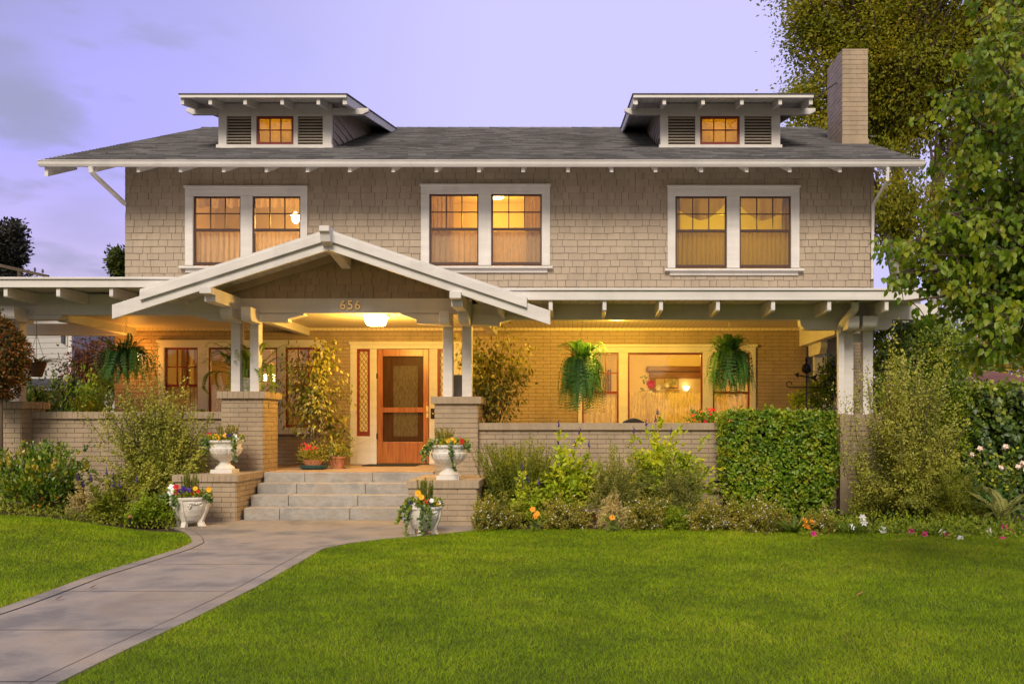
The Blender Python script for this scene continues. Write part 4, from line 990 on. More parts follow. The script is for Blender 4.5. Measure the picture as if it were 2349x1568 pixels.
dormer(1515, 1790, 338, 1453, 1866, [1459, 1524, 1613, 1702, 1790, 1860], ((1533, 1595), (1708, 1770)), (1606, 1697), [(1433, 1515), (1790, 1871)])

# lamps on the porch, one of them an added fill -------------------------------------------------------------------
yl = 16.02; lx = GX(862, yl)
t_ = thing('ceiling_light', (lx, yl, CEIL), 'lit square glass lamp on the porch ceiling above the house number beam', 'lamp')
mb = MB(); w1, w2, z1, z2 = .185, .135, CEIL - .02, CEIL - .18
mb.hexa([(lx - w2, yl - w2, z2), (lx + w2, yl - w2, z2), (lx + w2, yl + w2, z2), (lx - w2, yl + w2, z2), (lx - w1, yl - w1, z1), (lx + w1, yl - w1, z1), (lx + w1, yl + w1, z1), (lx - w1, yl + w1, z1)]); mb.build('lamp_glass', M['lamp'], t_, bevel=.02)
mb = MB(); mb.box(lx - .2, lx + .2, yl - .2, yl + .2, CEIL - .02, CEIL - .002); mb.build('lamp_base', M['brass'], t_)
glow('porch_lamp', (lx, yl + .05, CEIL - .34), 205, (1, .53, .08), .14)
for k, (x, p_) in enumerate(((.7, 290),)):  # unseen fill lamp, added to brighten the right half of the porch
    t_ = thing('flush_ceiling_light', (x, 16.15, CEIL), ['flat round lamp on the porch ceiling right of the entry, hidden behind the front beam', 'flat round lamp on the porch ceiling left of the entry, hidden behind the front beam'][k], 'lamp')
    mb = MB(); mb.lathe([(.001, -.035), (.10, -.03), (.11, -.002)], (x, 16.15, CEIL), 16); mb.build('lamp_glass', M['lamp'], t_)
    glow('porch_lamp', (x, 16.15, CEIL - .12), p_, (1, .58, .07) if k == 0 else (1, .56, .16), .10)
t_ = thing('wall_lantern', GP(312, 818, W - .12), 'glowing wall lantern on the brick corner behind the left hanging fern', 'lamp')
c = GP(312, 818, W - .12); mb = MB(); mb.lathe([(.05, -.09), (.07, .07)], c, 8); mb.build('lamp_glass', M['bulb'], t_)
mb = MB(); mb.lathe([(.09, .07), (.03, .13), (.01, .16)], c, 8); mb.box(c[0] - .02, c[0] + .02, W - .13, W - .012, c[2] + .05, c[2] + .09); mb.build('lantern_frame', M['iron'], t_)
glow('lantern_light', (c[0], c[1] - .22, c[2]), 24, (1, .37, .035), .06)

# ------------------------------------------------------------------ GROUND, PATH, LAWNS
def sstep(a, b, x):
    t_ = np.clip((x - a) / (b - a), 0, 1); return t_ * t_ * (3 - 2 * t_)
PL = np.array([(3.0, -4.62), (7.61, -4.57), (8.2, -4.60), (9.24, -4.68), (10.27, -4.66), (11.23, -4.65), (11.8, -4.72), (12.34, -4.95), (12.9, -5.25), (13.36, -5.56), (13.88, -5.98), (14.5, -6.35)])
PR = np.array([(3.0, -2.93), (5.41, -2.93), (6.25, -2.92), (7.19, -2.88), (8.6, -2.87), (10.17, -2.92), (11.27, -2.96), (11.76, -2.78), (12.2, -2.44), (12.53, -2.05), (13.04, -1.51), (13.5, -1.25), (14.5, -1.2)])
def pl(y): return np.interp(y, PL[:, 0], PL[:, 1])
def pr(y): return np.interp(y, PR[:, 0], PR[:, 1])
def edge_l(x): return 13.15 + .25 * np.sin(x * .9) * 0 + .12 * sstep(-6.0, -8.0, x)           # far edge of the left lawn
def edge_r(x): return np.interp(x, [-1.6, -.8, .5, 2, 3.5, 6, 9], [13.3, 13.25, 13.15, 13.0, 12.75, 12.3, 12.0])
def height(x, y):
    x = np.asarray(x, float); y = np.asarray(y, float)
    hl = .20 * sstep(7.5, 13, y) * sstep(0, 2.4, pl(y) - x)
    hr = .02 * sstep(0, 1.5, x - pr(y))
    return np.where(x < pl(y), hl, np.where(x > pr(y), hr, 0.0)) - .008
def sheet(name, x0, x1, y0, y1, nx, ny, mat, dz=0.0, kind='structure'):
    xs = np.linspace(x0, x1, nx + 1); ys = np.linspace(y0, y1, ny + 1); X, Y = np.meshgrid(xs, ys); Z = height(X, Y) + dz
    V = np.stack([X, Y, Z], -1).reshape(-1, 3); i = np.arange(nx)[None, :] + np.arange(ny)[:, None] * (nx + 1); i = i.ravel()
    q = np.stack([i, i + 1, i + nx + 2, i + nx + 1], 1)
    o = mesh_np(name, V, np.zeros((0, 3), int), q, np.zeros(len(V)), mat, None, True); o['kind'] = kind; return o
m, t, b, o = base_mat('far_ground', .95, .1)
t.links.new(ramp(t, noise(t, .3, 5), [(.35, (.05, .055, .02)), (.65, (.09, .085, .035))]), b.inputs['Base Color']); M['far'] = m
mb = MB(); mb.add([(-900, -300, -.34), (900, -300, -.34), (900, 1500, -.34), (-900, 1500, -.34)], [(0, 1, 2, 3)]); mb.build('ground', M['far'], None, kind='structure')
# soil of lawn and beds
m, t, b, o = base_mat('lawn_soil', .95, .1)
t.links.new(ramp(t, noise(t, 9, 5), [(.35, (.045, .060, .008)), (.65, (.08, .10, .014))]), b.inputs['Base Color']); M['lawnsoil'] = m
sheet('lawn_ground', -14, 14, 2.0, 13.1, 140, 60, M['lawnsoil'], -.004)
sheet('garden_bed', -14, 14, 12.0, 18.0, 140, 30, M['soil'], -.012)
# path: dark joint slab, then panels and borders with gaps
def strip(mb, f0, f1, ya, yb_, z, step=.12):
    n = max(1, int((yb_ - ya) / step)); ys = np.linspace(ya, yb_, n + 1)
    for a, b_ in zip(ys[:-1], ys[1:]): mb.add([(float(f0(a)), a, z), (float(f1(a)), a, z), (float(f1(b_)), b_, z), (float(f0(b_)), b_, z)], [(0, 1, 2, 3)])
mb = MB(); strip(mb, lambda y: pl(y), lambda y: pr(y), 2.5, 14.6, -.008); mb.build('path_joints', M['gap'], None, kind='structure')
BW = .15
mb = MB(); js = [2.5, 4.1, 5.46, 6.83, 8.4, 10.0, 11.2, 14.6]
for a, b_ in zip(js[:-1], js[1:]): strip(mb, lambda y: pl(y) + BW + .008, lambda y: pr(y) - BW - .008, a + .007, b_ - .007, 0.0)
for a, b_ in zip(js[:-1], js[1:]):
    strip(mb, lambda y: pl(y), lambda y: pl(y) + BW - .006, a + .004, b_ - .004, .003); strip(mb, lambda y: pr(y) - BW + .006, lambda y: pr(y), a + .004, b_ - .004, .003)
for f, s_ in ((pl, 1), (pr, -1)):                # curb sides towards the grass
    ys = np.linspace(2.5, 14.5, 110)
    for a, b_ in zip(ys[:-1], ys[1:]): mb.add([(float(f(a)), a, -.06), (float(f(b_)), b_, -.06), (float(f(b_)), b_, .003), (float(f(a)), a, .003)], [(0, 1, 2, 3)])
o = mb.build('path', M['path'], None, kind='structure')
# grass
def grass(name, label, xr, yr, mask, dens):
    P = []
    for (ya, yb_, d) in dens:
        xa, xb = max(xr[0], GX(-420, yb_)), min(xr[1], GX(2850, yb_)); n = int((xb - xa) * (yb_ - ya) * d)
        p = np.stack([rng.uniform(xa, xb, n), rng.uniform(ya, yb_, n)], 1); P.append(p[mask(p[:, 0], p[:, 1])])
    p = np.concatenate(P); n = len(p); x, y = p[:, 0], p[:, 1]
    z = height(x, y)
    pat = (np.sin(x * 1.3 + 1.7 * np.sin(y * .9)) * np.sin(y * 1.1 + 1.3 * np.sin(x * .8 + 1)) + .6 * np.sin(x * 3.1 + y * 2.3 + 2 * np.sin(y * 1.7)) * np.sin(y * 3.7 - x * 1.9) + .5 * np.sin(x * 7.3 + 2 * np.sin(y * 5.1)) * np.sin(y * 8.7 + 1.5 * np.sin(x * 4.3)) + .35 * np.sin(x * 17 + y * 11 + 2 * np.sin(y * 13)) * np.sin(y * 19 - x * 6)) * .5
    edge = np.minimum(np.abs(x - pl(y)), np.abs(x - pr(y)))
    dry = sstep(.12, 0, edge) * .35
    rnd = np.clip(.39 + .30 * pat + rng.normal(size=n) * .19 + dry * rng.random(n) + (rng.random(n) > .965) * .35, 0, 1)
    far = sstep(5, 13, y); ln = rng.uniform(.022, .048, n) * (1 + .2 * pat); wd = .0027 + .0028 * far
    ang = rng.random(n) * 6.283; lean = rng.uniform(.3, 1.3, n)
    tip = np.stack([np.cos(ang) * lean, np.sin(ang) * lean, np.ones(n)], 1); nr = np.stack([np.cos(ang), np.sin(ang), np.full(n, .15)], 1) + rng.normal(size=(n, 3)) * .25
    o = leaves(name, L['grassblade'], None, np.stack([x, y, z - .003], 1), tip, nr, ln, wd, 'blade' if False else 'tri', curl=-.25, rnd=rnd)
    o['kind'] = 'stuff'; return o
grass('lawn_grass', '', (-14, 0), (3, 13.4), lambda x, y: (x < pl(y) + .012) & (y < edge_l(x) - .25 * sstep(-7.2, -5.6, x)), [(7.0, 9.0, 6400), (9.0, 11.0, 5000), (11.0, 13.4, 4300)])
grass('lawn_grass', '', (-3.2, 13), (4.8, 13.3), lambda x, y: (x > pr(y) - .012) & (y < edge_r(x)), [(5.0, 6.2, 10500), (6.2, 7.5, 8800), (7.5, 9.0, 6800), (9.0, 11.0, 5000), (11.0, 13.3, 4200)])

# ------------------------------------------------------------------ PLANTED URNS AND POTS
def flower(parent, c, mat, r, n=5, nrm=None, w=.8):
    nrm = nrm if nrm is not None else (random.uniform(-.5, .5), -1, random.uniform(.1, .8))
    return petals(c, nrm, r, n, w).build('flower', M[mat], parent)
def sprigs(c, n, h, spread, per=46, nl=.035, out=.25):
    """upright rosemary-like stems clothed with needles: returns needle arrays and stem mesh"""
    S = MB(); P = []; T = []
    for i in range(n):
        a = random.uniform(0, 6.28); r = spread * random.uniform(.2, 1); b_ = np.array(c) + [r * math.cos(a), r * math.sin(a), 0]
        hh = h * random.uniform(.65, 1.0); tp = b_ + np.array([math.cos(a) * hh * out * .5, math.sin(a) * hh * out * .5, hh])
        S.tube([b_, (b_ + tp) / 2 + rng.normal(size=3) * .01, tp], .005, .002, 4, False)
        k = np.sort(rng.random(per)) ** .9; P.append(b_ + (tp - b_) * k[:, None]); d = sph(per); d[:, 2] = np.abs(d[:, 2]) * .5 + .75; T.append(d)
    P = np.concatenate(P); T = np.concatenate(T)
    return S, P, T, nl * rng.uniform(.6, 1.2, len(P))
def trail(c, drop, n, dirx=0):
    """an ivy strand hanging over a rim: leaf positions and stem points"""
    pts = [np.array(c, float)]
    for i in range(n): t_ = (i + 1) / n; pts.append(np.array(c) + np.array([dirx * t_ + random.uniform(-.015, .015), -.05 - .02 * t_, .03 * math.sin(t_ * 3) - drop * t_ ** 1.2]))
    return pts
def planted(name, loc, label, cat, group, build_pot, pot_mat, rim_z, rim_r, kind, flowers, trails, rr):
    t_ = thing(name, loc, label, cat, group); x, y, z = loc
    build_pot(loc).build('urn' if 'urn' in name else 'pot', M[pot_mat], t_, smooth=False)
    mb = MB(); mb.lathe([(.001, rim_z - .03), (rim_r * .92, rim_z - .035)], loc, 20, cap=False); mb.build('soil', M['soil'], t_)
    n = 420; a = rng.random(n) * 6.283; r = rim_r * (.35 + .78 * np.sqrt(rng.random(n)))
    p = np.stack([x + r * np.cos(a), y + r * np.sin(a), z + rim_z - .02 + rng.random(n) * .10], 1); tp, nr = orient(n, p - np.array([x, y, z + rim_z - .1]), .3)
    leaves('foliage', L['hedge'], t_, p, tp, nr, rng.uniform(.03, .06, n), rng.uniform(.02, .036, n), 'leaf')
    if kind == 'rosemary': S, P, T, ln = sprigs((x + rr, y + .03, z + rim_z), 20, .36, .11, 210, .032, .10)
    else: S, P, T, ln = sprigs((x + rr, y + .05, z + rim_z), 26, .26, .13, 60, .028, .5)
    S.build('stem', M['stem'], t_); leaves('sprig', L['needle'] if kind == 'rosemary' else L['mound'], t_, P, T, sph(len(P)), ln, ln * (.16 if kind == 'rosemary' else .4))
    for (fx, fz, mm, fr_) in flowers:
        yy = y - rim_r * math.sqrt(max(.05, 1 - (fx / rim_r) ** 2 * .8)) * .9 + random.uniform(0, .08)
        flower(t_, (x + fx, yy, z + rim_z + fz), mm, fr_, 12 if 'yellow' in mm else 5, w=.45 if 'yellow' in mm else .95)
    for (tx, dr, dx) in trails:
        a = math.asin(max(-.98, min(.98, tx / rim_r))); c = (x + tx * 1.03, y - rim_r * 1.05 * math.cos(a), z + rim_z + .02)
        pts = trail(c, dr, 7, dx); S = MB(); S.tube(pts, .004, .002, 4, False); S.build('trailing_stem', M['stem'], t_)
        P = np.concatenate([np.array(p_)[None] + rng.normal(size=(5, 3)) * .018 for p_ in pts]); P[:, 1] -= .012; T = sph(len(P)) * .5 + np.array([0, -.4, -.7])
        leaves('trailing_ivy', L['ivy'], t_, P, T, sph(len(P)) * .3 + np.array([0, -1, .4]), .05, .045, 'ivy')
    return t_
def footed_urn(loc, s=1.0):
    mb = MB(); x, y, z = loc
    mb.box(x - .165 * s, x + .165 * s, y - .165 * s, y + .165 * s, z, z + .055 * s)
    prof = [(.145, .055), (.15, .075), (.13, .10), (.085, .135), (.075, .165), (.09, .19), (.135, .215), (.19, .255), (.235, .305), (.257, .355), (.262, .385), (.245, .395), (.243, .40), (.248, .455), (.25, .462), (.275, .475), (.282, .495), (.278, .51), (.25, .512), (.238, .47)]
    def md(i, th): return 1 + (.045 * (abs(math.sin(th * 9)) ** .6 - .6) if 6 <= i <= 10 else (.018 * (1 if math.sin(th * 14) > 0 else -1) if 12 < i < 14 else 0))
    mb.lathe([(r * s, h * s) for r, h in prof], loc, 72, md); return mb
def footed_bowl(loc, s=1.0):
    mb = MB(); x, y, z = loc
    prof = [(.02, .045), (.10, .05), (.155, .09), (.205, .16), (.24, .24), (.258, .32), (.262, .36), (.258, .365), (.262, .375), (.282, .385), (.286, .405), (.28, .42), (.255, .422), (.245, .38)]
    mb.lathe([(r * s, h * s) for r, h in prof], loc, 40)
    for k in range(4):                            # straps that end in feet
        th = k * math.pi / 2 - math.pi / 2 - .12; ca, sa = math.cos(th), math.sin(th); w = .032 * s
        line = [(.275, .385), (.272, .32), (.255, .22), (.215, .13), (.19, .07), (.205, .03), (.225, .0)]; inn = [(.245, .385), (.24, .32), (.22, .22), (.17, .13), (.12, .07), (.13, .0), (.14, .0)]
        vs = []; fs = []; n = len(line)
        for (ro, h), (ri, h2) in zip(line, inn):
            for r_, hh, sg in ((ro, h, -1), (ro, h, 1), (ri, h2, 1), (ri, h2, -1)): vs.append((x + s * r_ * ca - sg * w * sa, y + s * r_ * sa + sg * w * ca, z + s * hh))
        for i in range(n - 1):
            for q in range(4): fs.append((i * 4 + q, i * 4 + (q + 1) % 4, (i + 1) * 4 + (q + 1) % 4, (i + 1) * 4 + q))
        fs += [(0, 1, 2, 3), tuple((n - 1) * 4 + q for q in range(4))]
        mb.add(vs, fs)
    for k in range(4):                            # raised grape swags between the straps
        th0 = k * math.pi / 2 - math.pi / 2 - .12
        for (dt, h, r_, b_) in ((.45, .34, .264, .022), (.55, .345, .264, .02), (.65, .34, .264, .022), (.42, .31, .26, .02), (.5, .305, .259, .02), (.45, .28, .254, .018), (.95, .34, .264, .022), (1.05, .345, .264, .02), (1.12, .31, .26, .02), (1.05, .30, .259, .02), (1.1, .275, .254, .018), (.8, .33, .263, .016), (.72, .335, .263, .016)):
            mb.ball((x + s * r_ * math.cos(th0 + dt), y + s * r_ * math.sin(th0 + dt), z + s * h), b_ * s, 5)
    return mb
planted('planted_urn', (GX(516, 15.0), 15.0, .695), 'white footed urn of yellow and red flowers on the left step pedestal', 'urn', 'white footed urns on the step pedestals', footed_urn, 'urn', .50, .25, 'shrub',
        [(-.22, .09, 'petal_red', .045), (-.07, .06, 'petal_yellow', .055), (-.03, .03, 'petal_yellow', .05), (.06, .08, 'petal_yellow', .045), (.20, .07, 'petal_white', .045), (.24, .02, 'petal_white', .04), (.16, .03, 'petal_purple', .04), (.12, .09, 'petal_purple', .04)], [(-.18, .16, -.03), (.2, .30, .05), (-.24, .10, -.04)], .02)
planted('planted_urn', (GX(1030, 14.2), 14.2, .64), 'white footed urn with a long ivy strand on the right step pedestal', 'urn', 'white footed urns on the step pedestals', footed_urn, 'urn', .50, .25, 'shrub',
        [(-.20, .06, 'petal_white', .045), (-.16, .0, 'petal_red', .035), (.02, .07, 'petal_yellow', .045), (.07, .09, 'petal_yellow', .04), (.10, .05, 'petal_yellow', .04), (.20, .06, 'petal_red', .06), (.23, .02, 'petal_red', .05), (.26, .0, 'petal_purple', .035)], [(.06, .34, .03), (-.22, .22, -.10), (-.24, .12, -.14), (.24, .08, .05)], -.06)
planted('planted_pot', (GX(437, 13.75), 13.75, .0), 'weathered white footed pot with purple and white pansies at the left of the path', 'planter', 'white footed pots at the foot of the steps', footed_bowl, 'urn_old', .42, .25, 'rosemary',
        [(-.25, .13, 'petal_white', .06), (-.22, .07, 'petal_white', .055), (-.16, .14, 'petal_red', .05), (-.14, .06, 'petal_red', .04), (-.06, .08, 'petal_purple', .05), (-.01, .12, 'petal_purple', .055), (.05, .10, 'petal_purple', .05), (.09, .05, 'petal_red', .04), (.12, .12, 'petal_yellow', .04), (.27, .10, 'petal_yellow', .045), (.18, .08, 'petal_red', .035)], [(-.10, .12, .02), (.24, .06, .10), (-.26, .05, -.12)], -.02)
planted('planted_pot', (GX(972, 12.75), 12.75, .0), 'white footed pot with ivy hanging down its front at the right of the path', 'planter', 'white footed pots at the foot of the steps', lambda l: footed_bowl(l, .88), 'urn_old', .37, .22, 'rosemary',
        [(-.05, .18, 'petal_yellow', .05), (.0, .13, 'petal_yellow', .045), (-.15, .05, 'petal_purple', .04), (-.10, .02, 'petal_white', .04), (.05, .06, 'petal_red', .055), (.13, .08, 'petal_white', .04), (.18, .03, 'petal_yellow', .04), (.20, .0, 'petal_yellow', .035), (.22, .05, 'petal_white', .035), (.12, .02, 'petal_purple', .035)], [(.02, .34, .0), (.09, .24, .02), (-.20, .20, -.12), (-.15, .34, -.03)], .0)

# ------------------------------------------------------------------ FERNS
def fern(t_, c, n, reach, drop, rise, mat, pin=.064, st=20, hang=.72, name='frond', squash=1.0):
    P = []; T = []; Nn = []; Ln = []; H = []; S = MB()
    for i in range(n):
        az_ = random.uniform(0, 6.283); u = random.random(); o_ = np.array([math.cos(az_), math.sin(az_) * squash, 0]); side = np.tile([-math.sin(az_), math.cos(az_), 0.0], (st, 1))
        t1 = np.linspace(.05, 1, st)
        if u < hang: rc = reach * random.uniform(.45, 1.0); dr = drop * random.uniform(.45, 1.05); rs = rise * random.uniform(.3, .8); k = np.array(c) + o_[None] * (rc * (1 - np.exp(-4.2 * t1)))[:, None] + np.array([0, 0, 1.0])[None] * (rs * np.sin(np.minimum(t1 * 5, 3.14)) - dr * np.clip(t1 - .12, 0, 1) ** 1.15)[:, None]
        else: rc = reach * random.uniform(.35, 1.15); rs = rise * random.uniform(.6, 1.5); k = np.array(c) + o_[None] * (rc * t1)[:, None] + np.array([0, 0, 1.0])[None] * (rs * np.sin(t1 * random.uniform(1.7, 2.5)))[:, None]
        k = k + np.stack([np.sin(t1 * 5 + az_ * 7), np.cos(t1 * 4 + az_ * 5), 0 * t1], 1) * reach * .07
        d = unit(np.gradient(k, axis=0)); up = np.cross(side, d); up = np.where((up @ (o_ + np.array([0, 0, .6])))[:, None] < 0, -up, up)
        S.tube([tuple(q) for q in k[::4]], .0028, .0015, 3, False)
        lf_ = pin * (np.sin(np.clip(t1 * 1.15 + .12, 0, 1) * 2.75) * .85 + .12) * random.uniform(.8, 1.15); hue = random.random()
        for sg in (1, -1):
            P.append(k); T.append(side * sg + d * .35 - up * .12); Nn.append(up); Ln.append(lf_); H.append(np.clip(hue * .85 + rng.random(st) * .15, 0, 1))
    P, T, Nn, Ln, H = map(np.concatenate, (P, T, Nn, Ln, H))
    S.build('rachis', M['stem'], t_); return leaves(name, mat, t_, P, T, Nn, Ln, Ln * .44 + .004, rnd=H)
def hanging_fern(px, pyt, pyb, Y, chain_py, label, n, reach, drop, rise, chainw='steel'):
    c = GP(px, pyt, Y); t_ = thing('hanging_fern', c, label, 'hanging fern', 'ferns hanging from the porch ceiling')
    fern(t_, c, n, reach, drop, rise, L['fern'])
    mb = MB(); mb.lathe([(.03, -.22), (.12, -.17), (.15, -.05), (.155, .0), (.14, .0)], c, 14); mb.build('basket', M['coir'], t_)
    mb = MB(); top = (c[0], Y, CEIL); h = top[2] - c[2] - .28; k = int(h / .038)
    for i in range(k):
        zc = c[2] + .28 + h * (i + .5) / k; a = (.011, 0) if i % 2 else (0, .011)
        mb.tube([(c[0] + a[0], Y + a[1], zc - .018), (c[0] + a[0] * 1.6, Y + a[1] * 1.6, zc), (c[0] + a[0], Y + a[1], zc + .018)], .0035, n=4); mb.tube([(c[0] - a[0], Y - a[1], zc - .018), (c[0] - a[0] * 1.6, Y - a[1] * 1.6, zc), (c[0] - a[0], Y - a[1], zc + .018)], .0035, n=4)
    for q in range(3): th = q * 2.1; mb.tube([(c[0], Y, c[2] + .29), (c[0] + .15 * math.cos(th), Y + .15 * math.sin(th), c[2])], .003, n=4)
    mb.build('chain', M['iron' if chainw == 'iron' else 'steel'], t_); return t_
hanging_fern(1335, 838, 945, 16.25, 733, 'big hanging fern with a long skirt on a dark chain, left of the large window', 270, .43, .88, .28, 'iron')
hanging_fern(1673, 828, 920, 16.25, 733, 'rounder hanging fern on a thin wire, right of the large window above the red begonia', 250, .44, .66, .30)
hanging_fern(290, 820, 885, 16.4, 745, 'hanging fern with warm light behind it at the left end of the porch', 110, .56, .52, .26)
# fern in a woven pot between the posts of the left pier
c = (GX(566, 15.95), 15.95, 1.985); t_ = thing('potted_fern', c, 'arching fern in a white woven pot standing between the two posts of the left pier', 'fern')
mb = MB(); mb.lathe([(.06, 0), (.075, .13), (.08, .22), (.07, .22)], c, 16); mb.build('pot', M['wicker'], t_)
fern(t_, (c[0], c[1], c[2] + .22), 50, .85, .30, .42, L['fernwarm'], .075, 28, .30, squash=.3)
# yellow-green fern behind the left porch wall
c = (GX(452, 16.4), 16.4, 1.45); t_ = thing('potted_fern', c, 'yellow-green fern just showing over the porch wall beside the left pier', 'fern')
mb = MB(); mb.lathe([(.10, -.77), (.14, -.5), (.15, -.45)], c, 14); mb.build('pot', M['terracotta'], t_); fern(t_, (c[0], c[1], c[2] - .42), 36, .45, .15, .50, L['fernwarm'], .06, 22, .2)
# spider plant basket by the left post
c = GP(84, 838, 17.0); t_ = thing('hanging_basket', c, 'hanging basket of strap-leaved spider plant beside the left porch post', 'hanging basket')
mb = MB(); mb.lathe([(.09, -.20), (.16, .02), (.17, .05), (.15, .05)], c, 16); mb.build('basket', M['coir'], t_)
n = 70; a = rng.random(n) * 6.283; P = np.stack([c[0] + .10 * np.cos(a), c[1] + .10 * np.sin(a), np.full(n, c[2] + .04)], 1); T = np.stack([np.cos(a), np.sin(a), rng.uniform(.5, 1.4, n)], 1)
leaves('foliage', L['spider'], t_, P, T, np.array([0, 0, 1.0]) - T * .3, rng.uniform(.22, .38, n), .022, 'strap', curl=.75)
mb = MB()
for q in range(3): th = q * 2.1; mb.tube([(c[0] + .16 * math.cos(th), c[1] + .16 * math.sin(th), c[2] + .04), (c[0], c[1], c[2] + .55), (c[0], c[1], 3.3)], .004, n=4)
mb.build('hanger', M['iron'], t_)

# ------------------------------------------------------------------ PLANTS STANDING ON THE PORCH
def ficus(px, pyt, pyb, Y, w, label, n, pot=None, zb=FL, lean=0):
    x = GX(px, Y); t_ = thing('ficus_plant', (x, Y, zb), label, 'house plant', 'tall leafy plants on the porch'); zt = GZ(pyt, Y); z0 = GZ(pyb, Y)
    S = MB(); ends = []
    for i in range(19):
        a = random.uniform(0, 6.28); h = zb + .25 + (zt - zb - .25) * random.uniform(.45, 1.0); r = w * random.uniform(.35, 1.15)
        e = np.array([x + r * math.cos(a) + lean * (h - zb), Y + r * .6 * math.sin(a), h]); m_ = np.array([x + r * .35 * math.cos(a), Y + r * .3 * math.sin(a), zb + (h - zb) * .5])
        S.tube([(x + random.uniform(-.05, .05), Y, zb + .2), tuple(m_), tuple(e)], .010, .003, 5, False); ends.append((m_, e))
    S.build('stem', M['twig'], t_)
    P = []; O = []
    for i in range(n):
        m_, e = random.choice(ends); k = random.random() ** .7; p = m_ + (e - m_) * k + rng.normal(size=3) * np.array([w * .20, w * .18, .09])
        if p[2] < z0: continue
        P.append(p); O.append(p - np.array([x, Y, p[2]]))
    P = np.array(P); O = np.array(O); T = unit(O) * .45 + np.array([0, -.05, -.75]) + rng.normal(size=P.shape) * .35
    leaves('foliage', L['ficus'], t_, P, T, unit(O) + rng.normal(size=P.shape) * .45 + np.array([0, -.4, .5]), rng.uniform(.058, .09, len(P)), rng.uniform(.030, .046, len(P)), 'leaf', curl=.15)
    return t_
t_ = ficus(718, 775, 1000, 17.0, .60, 'slender leafy plant in a low dish in front of the right dining room window', 2100)
c = (GX(722, 17.0), 17.0, FL); mb = MB(); mb.lathe([(.10, 0), (.13, .22), (.14, .25), (.12, .25)], c, 16); mb.build('pot', M['terracotta'], t_)
t_ = ficus(1128, 745, 1000, 16.9, .66, 'dense tall leafy plant against the wall just right of the right pier', 3000)
c = (GX(1135, 16.9), 16.9, FL); mb = MB(); mb.lathe([(.12, 0), (.17, .26), (.18, .3), (.16, .3)], c, 16); mb.build('pot', M['terracotta'], t_)
c = GP(1050, 907, 16.3); t_ = thing('planter_box', c, 'slate blue planter box half hidden behind the posts of the right pier', 'planter')
mb = MB(); mb.box(c[0] - .16, c[0] + .16, 16.2, 16.5, FL + .9, c[2] + .35); mb.build('box', M['planter'], t_, bevel=.01); mb = MB(); mb.box(c[0] - .12, c[0] + .12, 16.25, 16.45, FL, FL + .9); mb.build('stand', M['iron'], t_)
# red begonias in a teal dish
c = (GX(720, 16.45), 16.45, FL); t_ = thing('potted_begonia', c, 'bushy pot of red begonias in a teal saucer on the porch floor', 'potted plant')
mb = MB(); mb.lathe([(.20, .0), (.235, .03), (.24, .075), (.22, .075)], c, 24); mb.build('saucer', M['teal'], t_); mb = MB(); mb.lathe([(.13, .02), (.17, .16), (.16, .16)], c, 18); mb.build('pot', M['terracotta'], t_)
cc, p, hue = clumps((c[0], c[1], c[2] + .24), (.24, .22, .17), 60, 16, .05, .3); tp, nr = orient(len(p), p - np.array(c)); leaves('foliage', L['mound'], t_, p, tp, nr, .04, .026, rnd=hue)
for i in range(16): a = random.uniform(0, 3.14); flower(t_, (c[0] - .06 + .17 * math.cos(a) * random.random(), c[1] - .12 - .1 * math.sin(a), c[2] + random.uniform(.33, .47)), 'petal_red', .022, 5)
c = (GX(777, 16.7), 16.7, FL); t_ = thing('potted_shrub', c, 'terracotta pot of yellow-green leaves beside the sidelight', 'potted plant')
mb = MB(); mb.lathe([(.09, 0), (.125, .17), (.14, .18), (.14, .215), (.12, .215)], c, 18); mb.build('pot', M['terracotta'], t_)
cc, p, hue = clumps((c[0], c[1], c[2] + .24), (.21, .2, .17), 46, 14, .05, .3); tp, nr = orient(len(p), p - np.array(c)); leaves('foliage', L['ficus'], t_, p, tp, nr, .05, .03, rnd=hue)
c = (GX(772, 17.3), 17.3, FL); t_ = thing('schefflera', c, 'taller thin plant with grassy arching blades behind the terracotta pot', 'potted plant')
n = 130; p = np.array(c) + np.stack([rng.normal(size=n) * .12, rng.normal(size=n) * .08, rng.uniform(.35, .95, n)], 1); tp, nr = orient(n, None, -.2); leaves('foliage', L['ficus'], t_, p, tp, nr, .13, .045, 'leaf', curl=.2)
n = 16; a = rng.uniform(-.5, 3.6, n); P = np.tile(np.array(c) + [0, 0, .1], (n, 1)); T = np.stack([np.cos(a) * .8, -np.abs(np.sin(a)) * .3, rng.uniform(.7, 1.3, n)], 1); leaves('blade', L['strap'], t_, P, T, np.array([0, 0, 1.0]) - T * .3, rng.uniform(.6, .95, n), .016, 'strap', curl=.6)
mb = MB(); mb.tube([c, (c[0], c[1], c[2] + .95)], .008); mb.lathe([(.09, 0), (.12, .15)], c, 12); mb.build('pot', M['terracotta'], t_)
# red begonia on the right wall
c = (GX(1622, 16.35), 16.35, FL); t_ = thing('potted_begonia', c, 'pot of bright red begonias showing above the right porch wall beside the hedge', 'potted plant')
mb = MB(); mb.lathe([(.12, 0), (.15, .55), (.17, .6), (.15, .6)], c, 16); mb.build('pot', M['terracotta'], t_)
cc, p, hue = clumps((c[0], c[1], c[2] + .80), (.27, .24, .21), 70, 14, .05, .3); tp, nr = orient(len(p), p - np.array(c)); leaves('foliage', L['broad'], t_, p, tp, nr, .055, .034, 'leaf', rnd=hue)
for i in range(46):
    d = sph(1)[0]; d[1] = -abs(d[1]); flower(t_, (c[0] + .29 * d[0], c[1] + .24 * d[1], c[2] + .84 + .20 * d[2]), 'petal_red', random.uniform(.022, .036), 5, tuple(d + np.array([0, -.4, 0])))
